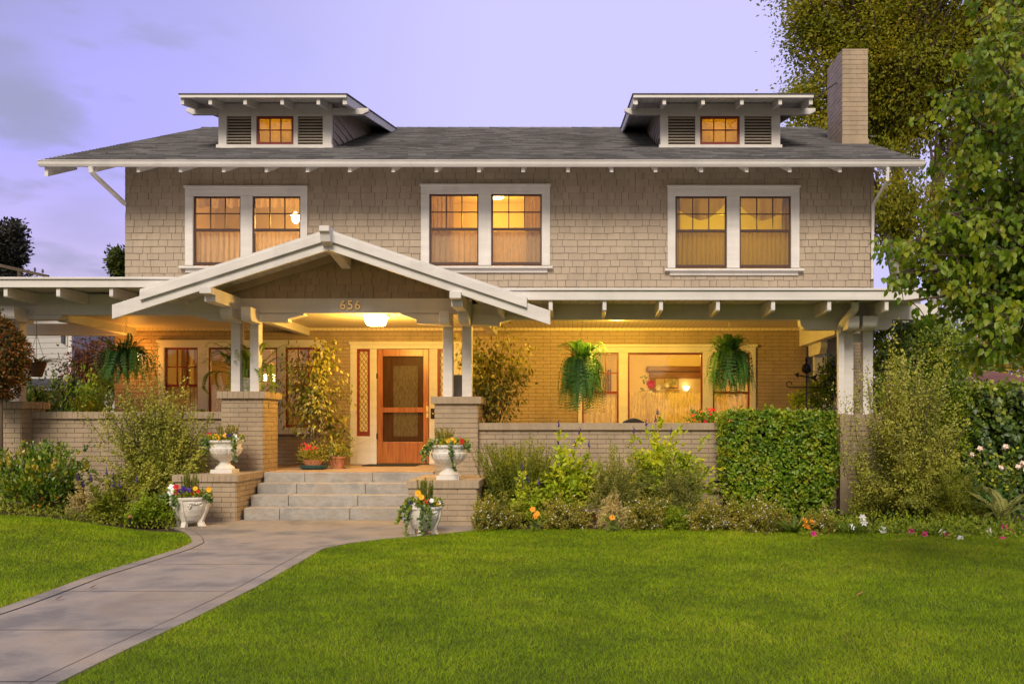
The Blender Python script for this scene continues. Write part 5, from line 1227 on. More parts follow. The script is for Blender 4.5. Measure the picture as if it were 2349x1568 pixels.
# chair back
c = (GX(1453, 16.6), 16.6, FL); t_ = thing('porch_chair', c, 'dark rounded wicker chair back just showing over the right porch wall', 'chair')
mb = MB(); w_ = GX(1478, 16.6) - GX(1428, 16.6); poly = [(c[0] - w_ / 2 + w_ * k / 10, FL + .46 + (GZ(958, 16.6) - FL - .46) * (1 - .16 * abs(k - 5) ** 1.6 / 13)) for k in range(11)]
mb.prism([(c[0] + w_ / 2, FL + .4), (c[0] - w_ / 2, FL + .4)] + poly, 16.6, 16.65); mb.build('backrest', M['iron'], t_, bevel=.012)
mb = MB(); mb.box(c[0] - .25, c[0] + .25, 16.66, 17.15, FL + .40, FL + .45); mb.build('seat', M['iron'], t_)
for ax, ay in ((-.23, 16.68), (.23, 16.68), (-.23, 17.12), (.23, 17.12)): mb = MB(); mb.tube([(c[0] + ax, ay, FL), (c[0] + ax, ay, FL + .4)], .02); mb.build('leg', M['iron'], t_)
# weathervane ornament
yv = 16.6; c = (GX(1850, yv), yv, FL); t_ = thing('weathervane', c, 'dark iron weathervane with ball, arrow and scrolls standing behind the hedge', 'weathervane')
mb = MB(); mb.tube([c, (c[0], yv, GZ(838, yv))], .017, .012, 8); mb.lathe([(.01, 0), (.028, .03), (.012, .06), (.03, .085), (.02, .12), (.004, .16)], (c[0], yv, GZ(838, yv)), 10); mb.build('pole', M['iron'], t_)
mb = MB(); mb.ball((c[0], yv, GZ(845, yv)), .088, 14); mb.build('ball', M['iron'], t_, smooth=True)
mb = MB(); za = GZ(864, yv); mb.tube([(c[0] - .16, yv, za + .03), (c[0] + .16, yv, za - .03)], .012); mb.prism([(c[0] + .06, za - .01), (c[0] + .19, za + .05), (c[0] + .16, za - .03), (c[0] + .19, za - .10)], yv - .01, yv + .01); mb.prism([(c[0] - .21, za + .045), (c[0] - .13, za + .08), (c[0] - .14, za - .02)], yv - .01, yv + .01); mb.build('arrow', M['iron'], t_)
mb = MB(); zs = GZ(888, yv); mb.tube([(c[0] - .30, yv, zs), (c[0] + .30, yv, zs)], .011)
for sg in (-1, 1): mb.tube([(c[0] + sg * (.30 + .05 * math.sin(k * .7)), yv, zs + .05 - .05 * math.cos(k * .7)) for k in range(8)], .009)
mb.build('scroll_arm', M['iron'], t_)
mb = MB(); mb.lathe([(.16, 0), (.16, .04), (.03, .07)], c, 14); mb.build('base', M['iron'], t_)
# small potted greenery behind the hedge
for k, (px, py, Y, w_, h_, lm, lb) in enumerate(((1832, 918, 16.9, .10, .08, 'lime', 'small rosette succulent left of the weathervane'), (1875, 905, 17.1, .26, .34, 'fernwarm', 'yellow-green potted shrub behind the weathervane'), (1905, 880, 17.3, .15, .62, 'ivy', 'tall green climber in a pot behind the downspout'))):
    zc = GZ(py, Y); t_ = thing('potted_shrub', (GX(px, Y), Y, FL), lb, 'potted plant', 'pots at the right end of the porch')
    mb = MB(); mb.lathe([(.10, 0), (.14, .42), (.15, .45), (.13, .45)], (GX(px, Y), Y, FL), 14); mb.build('pot', M['terracotta'], t_)
    mb = MB(); mb.tube([(GX(px, Y), Y, FL + .4), (GX(px, Y), Y, zc)], .012); mb.build('stem', M['twig'], t_)
    cc, p, hue = clumps((GX(px, Y), Y, zc), (w_, w_ * .8, h_), 55 if k else 16, 16, .05, .3); tp, nr = orient(len(p), p - np.array([GX(px, Y), Y, zc])); leaves('foliage', L[lm], t_, p, tp, nr, .075 if k != 1 else .06, .035, 'leaf', rnd=hue)

# ------------------------------------------------------------------ GARDEN BEDS
def spikes(parent, pts, h, mat='petal_purple'):
    for q in pts:
        mb = MB(); S = MB(); S.tube([(q[0], q[1], q[2] - h * 1.2), q], .003, n=4); S.build('flower_stem', M['stem'], parent)
        for k in range(9): mb.ball((q[0] + random.uniform(-.012, .012), q[1] + random.uniform(-.012, .012), q[2] - h * .5 + h * k / 9), .013 * (1.1 - k / 12), 4)
        mb.build('flower_spike', M[mat], parent)
def dots(parent, p, r, mat, n=5):
    """tiny blossoms too many to count: one part"""
    k = len(p); d = sph(k) * .5 + np.array([0, -.8, .4]); o = leaves('blossom', MATS[mat] if mat in MATS else mat, parent, np.repeat(p, 3, 0), sph(3 * k), np.repeat(d, 3, 0), r, r * 1.1); o['kind'] = 'stuff'; return o
# left bed
shrub('broadleaf_shrub', 'glossy green and yellow broad-leaved bush on bare twisted stems at the far left', 'shrub', 88, 1042, 1174, 14.2, 225, L['broad'], .066, 115, 40, aspect=.52, cr=.15, stems=40, shape='leaf', woody='bark', shell=.5, r0=.022, depth=.5)
t_, cc, p = shrub('pittosporum_shrub', 'big airy small-leaved bush rising in front of the left porch wall', 'shrub', 366, 880, 1165, 14.95, 285, L['pitto'], .040, 620, 38, aspect=.65, spray=(230, 125, .05), shoots=30, cr=.065, stems=60, woody='bark', shell=.25, r0=.016, depth=.55)
# its loose top sprays
S = MB(); P = []
for i in range(46):
    x0 = GX(366 + random.gauss(0, 50), 14.95); z0 = GZ(random.uniform(960, 1010), 14.95); h = random.uniform(.25, .95) * max(.25, 1 - abs(x0 - GX(345, 14.95)) * .9); e = np.array([x0 + random.gauss(0, .14), 14.9 + random.gauss(0, .2), z0 + h]); b_ = np.array([x0, 14.95, z0 - .3])
    S.tube([tuple(b_), tuple((b_ + e) / 2 + rng.normal(size=3) * .03), tuple(e)], .005, .002, 4, False); k = rng.random(95); P.append(b_ + (e - b_) * k[:, None] + rng.normal(size=(95, 3)) * .045)
S.build('spray_twig', M['twig'], t_, kind='stuff'); P = np.concatenate(P); tp, nr = orient(len(P)); leaves('spray', L['pitto'], t_, P, tp, nr, rng.uniform(.03, .048, len(P)), .026)
def salvia(px, py0, py1, Y, w, lm, size, lb, group, spk=5, nc=60, per=20, name='salvia_bush', **kw):
    t_, cc, p = shrub(name, lb, 'shrub', px, py0, py1, Y, w, L[lm], size, nc, per, group, shape='leaf', aspect=.5, **kw)
    if spk:
        top = cc[np.argsort(-cc[:, 2])[:spk * 2:2]]; spikes(t_, [(q[0], q[1] - .05, q[2] + random.uniform(.08, .16)) for q in top], .10)
    return t_
BL = 'low bushes in the left bed'
salvia(262, 1108, 1195, 13.9, 120, 'needle', .06, 'purple-spiked sage bush below the airy bush in the left bed', BL, 7, 70, 22, spray=(80, 34, .04))
salvia(190, 1118, 1190, 14.0, 80, 'silver', .045, 'grey-green low bush between the orange flowers and the purple sage', BL, 2, 50, 26, 'low_bush', spray=(90, 30, .035))
salvia(335, 1125, 1200, 13.5, 105, 'bright', .042, 'rounded bright green bush next to the left footed pot', BL, 0, 80, 30, 'low_bush', spray=(120, 36, .035))
salvia(372, 1160, 1200, 13.9, 60, 'ivy', .045, 'dark ivy clump behind the left footed pot', BL, 0, 26, 18, 'low_bush')
c = ground(92, 1172, .17); t_ = thing('marigold', c, 'clump of orange marigolds under the broad-leaved bush', 'flowers')
n = 120; p = np.array(c) + np.stack([rng.normal(size=n) * .14, rng.normal(size=n) * .08, rng.uniform(0, .18, n)], 1); tp, nr = orient(n, None, .6); leaves('foliage', L['bright'], t_, p, tp, nr, .05, .02, 'leaf')
for (px, py) in ((100, 1140), (97, 1147), (90, 1160), (77, 1163), (131, 1143)): q = GP(px, py, c[1] - .05); mb = MB(); mb.tube([(q[0], q[1], c[2]), q], .003, n=4); mb.build('flower_stem', M['stem'], t_); [flower(t_, (q[0] + .008 * k, q[1] - .01 * k, q[2] + .012 * k), 'petal_orange', .038, 9, (0, -.6, 1), .6) for k in range(2)]
# right bed, back row
BR = 'bushes along the right porch wall'
t_, cc, p = shrub('needle_bush', 'feathery green needle-leaved bush beside the right pier', 'shrub', 1185, 1020, 1165, 14.75, 205, L['needle'], .070, 330, 42, BR, spray=(230, 85, .04), aspect=.2, cr=.12, stems=50, woody='stem', up=.9, shell=.3)
S, P, T, ln = sprigs((GX(1190, 14.75), 14.75, GZ(1130, 14.75)), 120, .78, .52, 60, .05, .75); S.build('sprig_stem', M['stem'], t_); leaves('sprig', L['needle'], t_, P, T, sph(len(P)), ln, ln * .24)
t_ = salvia(1300, 1022, 1165, 14.6, 165, 'lime', .085, 'lime-green sage with purple flower spikes in the middle of the right bed', BR, 5, 120, 14, spray=(120, 26, .06), shoots=16)
t_ = salvia(1525, 985, 1150, 14.7, 215, 'lime', .085, 'tallest lime-green sage bush in front of the right porch wall', BR, 5, 210, 13, spray=(190, 26, .065), shoots=24)
t_, cc, p = shrub('asparagus_bush', 'soft grey-green feathery bush in front of the tall lime sage', 'shrub', 1420, 1030, 1180, 14.3, 175, L['greygreen'], .052, 260, 46, BR, spray=(190, 75, .035), aspect=.22, cr=.12, stems=40, woody='stem', up=.8, shell=.3)
t_, cc, p = shrub('asparagus_bush', 'soft grey-green feathery bush at the right end of the lime sage', 'shrub', 1555, 1060, 1180, 14.2, 140, L['greygreen'], .052, 230, 46, BR, spray=(160, 75, .035), aspect=.22, cr=.12, stems=40, woody='stem', up=.8, shell=.3)
salvia(1205, 1095, 1195, 14.0, 90, 'lime', .05, 'young sage with thin purple spikes behind the white-dotted mounds', BR, 7, 46, 15, spray=(50, 24, .04))
# front row of mounds
FRN = 'low mounded bushes along the lawn edge'
for k, (px, py0, py1, Y, w, lm, lb) in enumerate([(1130, 1138, 1224, 13.45, 135, 'mound', 'olive mound dotted with white blossoms next to the right pedestal'), (1295, 1142, 1222, 13.4, 125, 'mound', 'reddish olive mound just right of the orange daisies'), (1405, 1148, 1222, 13.4, 90, 'silver', 'silvery grey mound in the front row of the bed'),
        (1478, 1140, 1222, 13.35, 120, 'mound', 'white-dotted mound right of the silvery mound'), (1548, 1160, 1224, 13.4, 70, 'bright', 'fresh green clump between two white-dotted mounds'), (1625, 1142, 1226, 13.25, 125, 'mound', 'white-dotted mound under the brick wall vent'), (1742, 1142, 1230, 13.05, 140, 'mound', 'white-dotted mound in front of the clipped hedge'), (1880, 1172, 1228, 12.95, 78, 'mound', 'smallest white-dotted mound below the right downspout')]):
    t_, cc, p = shrub('mounded_bush', lb, 'shrub', px, py0, py1, Y, w, L[lm], .034, 330, 26, FRN, spray=(170, 52, .035), zb=-.03, aspect=.6, cr=.10, stems=24, shell=.35, depth=.42)
    if lm == 'mound':
        sel = p[(p[:, 1] < Y + .1)]; sel = sel[rng.permutation(len(sel))[:260]]; dots(t_, sel + np.array([0, -.03, .015]), .012, M['petal_white'])
def daisy(px, pys, Y, label, mat='petal_orange', r=.045, n=12):
    c = (GX(px[0], Y), Y, 0); t_ = thing('orange_daisy' if 'orange' in mat else 'border_flower', c, label, 'flowers')
    for x_, y_ in zip(px, pys):
        q = GP(x_, y_, Y); mb = MB(); mb.tube([(c[0] + (q[0] - c[0]) * .5, Y + .03, -.03), q], .004, .003, 4); mb.build('flower_stem', M['stem'], t_); flower(t_, q, mat, r, n, (random.uniform(-.3, .3), -1, .5), .5)
    k = 50; p = np.array(c) + np.stack([rng.normal(size=k) * .07, rng.normal(size=k) * .06, rng.uniform(0, .2, k)], 1); tp, nr = orient(k, None, .7); leaves('foliage', L['strap'], t_, p, tp, nr, .08, .02, 'leaf'); return t_
daisy([1228, 1222, 1232], [1184, 1168, 1178], 12.95, 'tall orange daisies between the first two mounds'); daisy([1404], [1187], 12.85, 'single orange daisy in front of the silvery mound')
# strap-leaved daylily with orange flowers
def straps(name, px, py, Y, n, ln, label, fl=(), mat='petal_orange', r=.05):
    c = (GX(px, Y), Y, -.03); t_ = thing(name, c, label, 'plant'); a = rng.random(n) * 6.283; P = np.array(c) + np.stack([.05 * np.cos(a), .05 * np.sin(a), np.zeros(n)], 1); T = np.stack([np.cos(a) * .7, np.sin(a) * .7, rng.uniform(.7, 1.8, n)], 1)
    leaves('foliage', L['strap'], t_, P, T, np.array([0, 0, 1.0]) - T * .3, ln * rng.uniform(.6, 1.1, n), .018, 'strap', curl=.55)
    for (x_, y_) in fl: q = GP(x_, y_, Y - .05); mb = MB(); mb.tube([(c[0], Y, 0), q], .004, n=4); mb.build('flower_stem', M['stem'], t_); flower(t_, q, mat, r, 6, None, .6)
    return t_
straps('daylily', 1822, 1225, 12.85, 90, .42, 'strap-leaved clump with orange flowers right of the hedge mound', ((1846, 1193), (1862, 1197), (1855, 1208), (1848, 1205)))
straps('daylily', 1950, 1228, 12.75, 60, .34, 'strap-leaved clump with white trumpet flowers below the right porch corner', ((1953, 1208), (1978, 1186), (1982, 1198)), 'petal_white', .055)
straps('daylily', 2140, 1228, 12.5, 50, .30, 'strap-leaved clump among the pink petunias', ())
PF_ = 'petunias along the lawn edge at the right'
for k, (px, py, mm, lb) in enumerate([(1866, 1224, 'petal_pink', 'leftmost pink petunia at the lawn edge'), (2025, 1215, 'petal_white', 'large white petunia right of the white trumpet flowers'), (2090, 1219, 'petal_pink', 'pink petunia with a dark eye, the first right of the large white petunia'), (2121, 1225, 'petal_pink', 'pink petunia, the second right of the large white petunia'), (2161, 1221, 'petal_white', 'small white petunia beside the third pink one'), (2172, 1227, 'petal_pink', 'pink petunia right below the small white petunia'), (2203, 1235, 'petal_white', 'lowest white petunia at the lawn edge'), (2268, 1217, 'petal_white', 'white petunia near the right end of the bed'), (2303, 1208, 'petal_pink', 'pink petunia highest at the right end of the bed'), (2320, 1218, 'petal_pink', 'pink petunia nearest the right edge of the bed'), (2300, 1237, 'petal_pink', 'small pink petunia lowest at the right end of the bed')]):
    Y = ground(px, py + 9)[1]; Y = min(max(Y, 12.0), 12.75) + .05; c = GP(px, py, Y); t_ = thing('petunia', (c[0], Y, -.02), lb, 'flower', PF_)
    mb = MB(); mb.tube([(c[0], Y + .04, -.02), c], .004, n=4); mb.build('flower_stem', M['stem'], t_); flower(t_, c, mm, .058 if px in (2025,) else .05, 5, (random.uniform(-.3, .3), -1, .35), 1.05)
    n = 60; p = np.array([c[0], Y + .06, 0]) + np.stack([rng.normal(size=n) * .12, rng.normal(size=n) * .06, rng.uniform(-.02, .09, n)], 1); tp, nr = orient(n, None, .5); leaves('foliage', L['bright'], t_, p, tp, nr, .05, .028, 'leaf')
GC = MB()
n = 5200; x = rng.uniform(3.2, 7.2, n); y = edge_r(x) + rng.random(n) ** 1.5 * 1.6; p = np.stack([x, y, rng.random(n) ** 2 * .22 - .03], 1); tp, nr = orient(n, None, .7)
o = leaves('ground_cover', L['bright'], None, p, tp, nr, rng.uniform(.035, .075, n), .026, 'leaf'); o['kind'] = 'stuff'
n = 3200; x = rng.uniform(-10, -5.6, n); y = 13.2 + rng.random(n) * 1.3; p = np.stack([x, y, height(x, y) + rng.random(n) ** 2 * .14], 1); tp, nr = orient(n, None, .7)
o = leaves('ground_cover', L['needle'], None, p, tp, nr, rng.uniform(.03, .06, n), .024, 'leaf'); o['kind'] = 'stuff'

# clipped hedge block ---------------------------------------------------------
hx0, hx1, hy0, hy1, hz0, hz1 = GX(1668, 14.9), GX(1918, 14.9), 14.9, 15.6, -.03, GZ(951, 14.9)
t_ = thing('clipped_hedge', ((hx0 + hx1) / 2, 15.2, 0), 'square clipped green hedge standing against the right porch wall', 'hedge')
P = []; Nr = []
for face, n in (('f', 7600), ('t', 2600), ('l', 1900), ('r', 1900)):
    u = rng.random(n); v = rng.random(n)
    z_ = hz0 + .05 + (hz1 - hz0 - .05) * v ** .95; ins = .13 * (1 - np.clip((z_ - hz0) / .9, 0, 1)) ** 1.3
    wob = .045 * np.sin(u * 15 + 2.5 * np.sin(v * 7)) * np.sin(v * 12 + u * 5) + .03 * np.sin(u * 41 - v * 23)
    dep = rng.normal(size=n) * .025 + wob * .8
    if face == 'f': p = np.stack([hx0 + ins + (hx1 - hx0 - 2 * ins) * u, np.full(n, hy0) + dep + .02, z_], 1); nr = (0, -1, .2)
    elif face == 't': p = np.stack([hx0 + (hx1 - hx0) * u, hy0 + (hy1 - hy0) * v, np.full(n, hz1) + dep * .7], 1); nr = (0, -.2, 1)
    else: x_ = (hx0 + ins) if face == 'l' else (hx1 - ins); p = np.stack([x_ + dep, hy0 + (hy1 - hy0) * u, z_], 1); nr = (-1 if face == 'l' else 1, -.3, .2)
    P.append(p); Nr.append(np.tile(nr, (n, 1)))
P = np.concatenate(P); Nr = np.concatenate(Nr); hole_ = np.sin(P[:, 0] * 23 + 3 * np.sin(P[:, 2] * 9)) * np.sin(P[:, 2] * 19 + 2 * np.sin(P[:, 0] * 7)) + .35 * np.clip((.5 - P[:, 2]) / .5, 0, 1); ok = ~((hole_ > .62) & (rng.random(len(P)) < .8)); P, Nr = P[ok], Nr[ok]
st0 = P[rng.permutation(len(P))[:110]]; k_ = 9; dd = unit(np.stack([rng.normal(size=110) * .5, -np.abs(rng.normal(size=110)) * .5 - .1, rng.random(110) + .2], 1)); ex = (st0[:, None] + dd[:, None] * (rng.random((110, k_)) * .13)[..., None] + rng.normal(size=(110, k_, 3)) * .012).reshape(-1, 3); P = np.concatenate([P, ex]); Nr = np.concatenate([Nr, np.repeat(dd, k_, 0)])
n = len(P); T = Nr * .5 + sph(n) * .9 + np.array([0, 0, .25])
pat = .5 + .5 * np.sin(P[:, 0] * 9 + 3 * np.sin(P[:, 2] * 7)) * np.sin(P[:, 2] * 11 + P[:, 0] * 3)
leaves('foliage', L['hedge'], t_, P, T, Nr + sph(n) * .55, rng.uniform(.042, .074, n), rng.uniform(.026, .042, n), 'leaf', curl=.1, rnd=np.clip(pat * .35 + rng.random(n) * .55, 0, 1))
mb = MB()
for i in range(110):
    x = random.uniform(hx0 + .1, hx1 - .1); z = random.uniform(.05, hz1 - .25); y = hy0 + random.uniform(.05, .22); a = random.gauss(0, .5); l = random.uniform(.15, .4)
    mb.tube([(x, y, z), (x + l * .5 * math.sin(a) + random.gauss(0, .02), y - .015, z + l * .5), (x + l * math.sin(a), y, z + l)], .006, .003, 4, False)
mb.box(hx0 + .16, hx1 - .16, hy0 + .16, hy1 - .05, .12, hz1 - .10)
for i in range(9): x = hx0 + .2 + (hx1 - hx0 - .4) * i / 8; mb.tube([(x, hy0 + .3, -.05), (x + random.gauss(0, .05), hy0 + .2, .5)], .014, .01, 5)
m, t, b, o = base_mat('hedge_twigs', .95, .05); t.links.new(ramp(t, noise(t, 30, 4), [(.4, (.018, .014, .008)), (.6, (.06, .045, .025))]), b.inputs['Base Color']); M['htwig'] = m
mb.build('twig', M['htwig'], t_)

# right corner shrubs and climbers ---------------------------------------------------------
RC = 'tall shrubs at the right corner of the porch'
vx0, vx1, vy = GX(2006, 16.0), GX(2165, 16.0), 16.0; zt_ = GZ(742, 16.0); t_ = thing('climbing_vine', (GX(2070, vy), vy, -.03), 'dark climbing vine covering the right end of the porch up to the roof', 'climber'); nc = 780
u = rng.random(nc); v = rng.random(nc); cc = np.stack([vx0 + (vx1 - vx0 + .28 * v + .15 * np.sin(v * 9)) * u, vy + rng.normal(size=nc) * .13 + .25 * rng.random(nc), v * zt_], 1); idx = np.repeat(np.arange(nc), 34); p = cc[idx] + rng.normal(size=(len(idx), 3)) * .075; hue = (rng.random(nc) ** 1.6)[idx] * .7 + rng.random(len(idx)) * .25
T = np.array([0, -.3, -.8]) + sph(len(p)) * .6; leaves('foliage', L['vine'], t_, p, T, np.array([0, -1, .4]) + sph(len(p)) * .6, rng.uniform(.05, .085, len(p)), rng.uniform(.028, .045, len(p)), 'leaf', rnd=hue)
S = MB(); branchy(S, (GX(2070, vy), vy + .15, -.05), cc[rng.permutation(nc)[:50]], .022, .006, 5, .25); S.build('stem', M['bark'], t_)
t_, cc, p = shrub('weeping_shrub', 'light green drooping shrub right of the porch corner', 'shrub', 2165, 770, 1200, 15.6, 140, L['vine'], .07, 330, 34, RC, zb=-.03, aspect=.4, cr=.2, stems=30, shape='leaf', shell=.2, droop=.7, woody='bark')
t_, cc, p = shrub('pittosporum_shrub', 'tall feathery small-leaved shrub screening the right porch pier', 'shrub', 2090, 800, 1215, 14.5, 230, L['pitto'], .042, 640, 42, RC, spray=(300, 130, .055), zb=-.03, aspect=.6, cr=.07, stems=70, woody='bark', shell=.25, r0=.016)
S = MB(); P = []
for i in range(60):
    x0 = GX(2055 + random.gauss(0, 45), 14.6); z0 = random.uniform(.5, 1.5); side = random.choice((-1, -1, 0, 1)); h = random.uniform(.4, 1.3); e = np.array([x0 + side * random.uniform(.1, .55), 14.5 + random.gauss(0, .2), z0 + h]); b_ = np.array([x0, 14.6, z0 - .3])
    S.tube([tuple(b_), tuple((b_ + e) / 2 + rng.normal(size=3) * .03), tuple(e)], .005, .002, 4, False); k = rng.random(110); P.append(b_ + (e - b_) * k[:, None] + rng.normal(size=(110, 3)) * .05)
S.build('spray_twig', M['twig'], t_, kind='stuff'); P = np.concatenate(P); tp, nr = orient(len(P)); leaves('spray', L['pitto'], t_, P, tp, nr, rng.uniform(.03, .048, len(P)), .026)
t_, cc, p = shrub('pittosporum_shrub', 'thin small-leaved bush in front of the right porch pier', 'shrub', 1990, 1010, 1210, 14.6, 105, L['pitto'], .038, 170, 30, RC, spray=(70, 80, .045), shoots=10, zb=-.03, aspect=.6, cr=.10, stems=40, woody='bark', shell=.3)
t_, cc, p = shrub('asparagus_bush', 'dark needle-leaved bush at the foot of the ivy hedge', 'shrub', 2195, 1075, 1215, 13.9, 120, L['needle'], .062, 220, 46, RC, spray=(170, 75, .035), zb=-.03, aspect=.2, cr=.13, stems=30, woody='stem', up=.9)
# agave-like rosette and arching cycad
c = (GX(2275, 14.0), 14.0, -.03); t_ = thing('agave', c, 'broad pointed green rosette below the ivy hedge', 'plant'); n = 22; a = rng.random(n) * 6.283; T = np.stack([np.cos(a) * .7, np.sin(a) * .7, rng.uniform(.6, 1.6, n)], 1); leaves('foliage', L['fern'], t_, np.tile(np.array(c) + [0, 0, .1], (n, 1)), T, np.array([0, 0, 1.0]) - T * .3, rng.uniform(.35, .6, n), .13, 'leaf', curl=.1, fold=.2)
c = (GX(2300, 13.4), 13.4, .0); t_ = thing('cycad', c, 'low arching feather-leaved plant at the right edge of the bed', 'plant'); fern(t_, (c[0], c[1], .12), 16, .70, .18, .30, L['greygreen'], .07, 26, .1)
# ivy hedge with roses
t_ = thing('ivy_hedge', (GX(2330, 15.6), 15.6, -.03), 'ivy-covered hedge along the garden boundary at the right', 'hedge'); n = 15000
u = rng.random(n); v = rng.random(n); ztop = GZ(892, 15.6); x0_, x1_ = GX(2205, 15.6), 11.0
P = np.stack([x0_ + (x1_ - x0_) * u, 15.6 + .12 * np.sin(u * 60 + v * 13) + rng.normal(size=n) * .10, -.03 + (ztop + .1 * np.sin(u * 40)) * v], 1); Nn = np.tile([0, -1, .35], (n, 1)) + sph(n) * .5
leaves('foliage', L['ivy'], t_, P, np.array([0, -.35, -.75]) + sph(n) * .6, Nn, rng.uniform(.06, .10, n), rng.uniform(.05, .085, n), 'ivy', rnd=np.clip(.75 * v ** 2 * rng.random(n) * 1.3 + rng.random(n) * .35, 0, 1))
n = 3500; P = np.stack([x0_ + (x1_ - x0_) * rng.random(n), rng.uniform(15.5, 16.3, n), ztop + .06 * rng.normal(size=n)], 1); tp, nr = orient(n, None, .3); leaves('top_foliage', L['vine'], t_, P, tp, nr, .08, .07, 'ivy')
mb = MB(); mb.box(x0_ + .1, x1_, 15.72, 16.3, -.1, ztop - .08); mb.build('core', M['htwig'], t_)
t_ = thing('rose_bush', (GX(2290, 14.7), 14.7, -.03), 'thin rose bush with pale pink and white blooms before the ivy hedge', 'rose bush'); S = MB(); P = []
for (px, py) in ((2225, 1042), (2244, 1028), (2303, 1024), (2292, 1072), (2332, 1070), (2341, 1062), (2346, 1078), (2316, 1100), (2270, 1080), (2250, 1060), (2330, 1035)):
    q = np.array(GP(px, py, 14.6)); b_ = np.array([GX(2290 + random.gauss(0, 14), 14.7), 14.7, -.03]); m_ = (q + b_) / 2 + np.array([random.gauss(0, .08), 0, .15]); S.tube([tuple(b_), tuple(m_), tuple(q)], .008, .004, 5, False); k = rng.random(40)[:, None]; P.append(m_ + (q - m_) * k + rng.normal(size=(40, 3)) * .07)
    if px not in (2316, 2270, 2250, 2330):
        mb = MB()
        for j in range(4): m2 = petals(tuple(q + np.array([0, -.05 - .012 * j, 0])), (random.gauss(0, .3), -1, random.gauss(.3, .3)), .048 - .008 * j, 5, 1.0, .3 + .15 * j); mb.add(m2.v, m2.f)
        mb.build('rose', M['petal_rose'], t_)
S.build('stem', M['stem'], t_); P = np.concatenate(P); tp, nr = orient(len(P)); leaves('foliage', L['vine'], t_, P, tp, nr, .06, .036, 'leaf')

# ------------------------------------------------------------------ TREES
def tree(name, label, base, forks, crown, leafm, size, nc, per, cr, trunk_r, bark='greybark', group=None, aspect=.55, shell=.5, shape='diamond', droop=.2, zmin=None, extra=None):
    t_ = thing(name, base, label, 'tree', group); T = MB(); B = MB(); cl = []
    for (c, rad, k) in crown:
        cc, p, hue = clumps(c, rad, max(4, int(nc * k)), per, cr, shell, zmin if zmin is not None else -9); cl.append((cc, p, hue))
    CC = np.concatenate([q[0] for q in cl]); P = np.concatenate([q[1] for q in cl]); H = np.concatenate([q[2] for q in cl])
    base = np.array(base, float); fk = [np.array(f, float) for f in forks]
    for f in fk: m_ = base + (f - base) * .5 + np.array([random.gauss(0, .12), random.gauss(0, .12), 0]); T.tube([tuple(base + np.array([(f - base)[0] * .05, 0, -.1])), tuple(m_), tuple(f)], trunk_r, trunk_r * .55, 10, False)
    T.build('trunk', M[bark], t_, smooth=True)
    for q in CC[rng.permutation(len(CC))[:max(20, len(CC) // 3)]]:
        f = min(fk, key=lambda f_: np.linalg.norm(f_ - q)); branchy(B, f, [q], trunk_r * .28, .012, 5, .2)
    B.build('branch', M[bark if bark != 'greybark' else 'bark'], t_)
    tp, nr = orient(len(P), P - CC.mean(0), .1, droop); s_ = size * rng.uniform(.65, 1.3, len(P)); leaves('crown', leafm, t_, P, tp, nr, s_, s_ * aspect, shape, rnd=H); return t_
# tall tree behind the house on the right
by = 27.0
tree('tall_tree', 'tall grey-trunked tree with olive and rust leaves towering behind the chimney', (GX(2130, by), by, -.3), [(GX(2020, by), by, 7.6), (GX(2075, by), by + .6, 8.0), (GX(2145, by), by, 8.2), (GX(2215, by), by + .4, 7.8), (GX(2050, by + 1), by + 1, 9.5)],
     [((GX(1960, by), by, 12.2), (1.9, 1.9, 3.2), .22), ((GX(2110, by), by + .5, 12.0), (3.0, 2.4, 4.8), .50), ((GX(2300, by), by, 11.8), (2.8, 2.2, 5.2), .40), ((GX(2440, by), by, 12.0), (2.0, 2.2, 5), .16), ((GX(1860, by), by, 12.9), (1.25, 1.2, 2.2), .12), ((GX(1840, by), by, 10.6), (.75, .9, .9), .045), ((GX(1890, by), by, 9.4), (.85, .9, 1.1), .07), ((GX(2190, by), by, 7.0), (2.6, 1.8, 2.2), .16), ((GX(2050, by), by, 7.6), (.9, .8, 2.2), .09), ((GX(2110, by), by, 15.0), (4.6, 2, 1.6), .26)],
     L['bigtree'], .11, 800, 80, .24, .24, group=None, shell=.1, droop=.5)
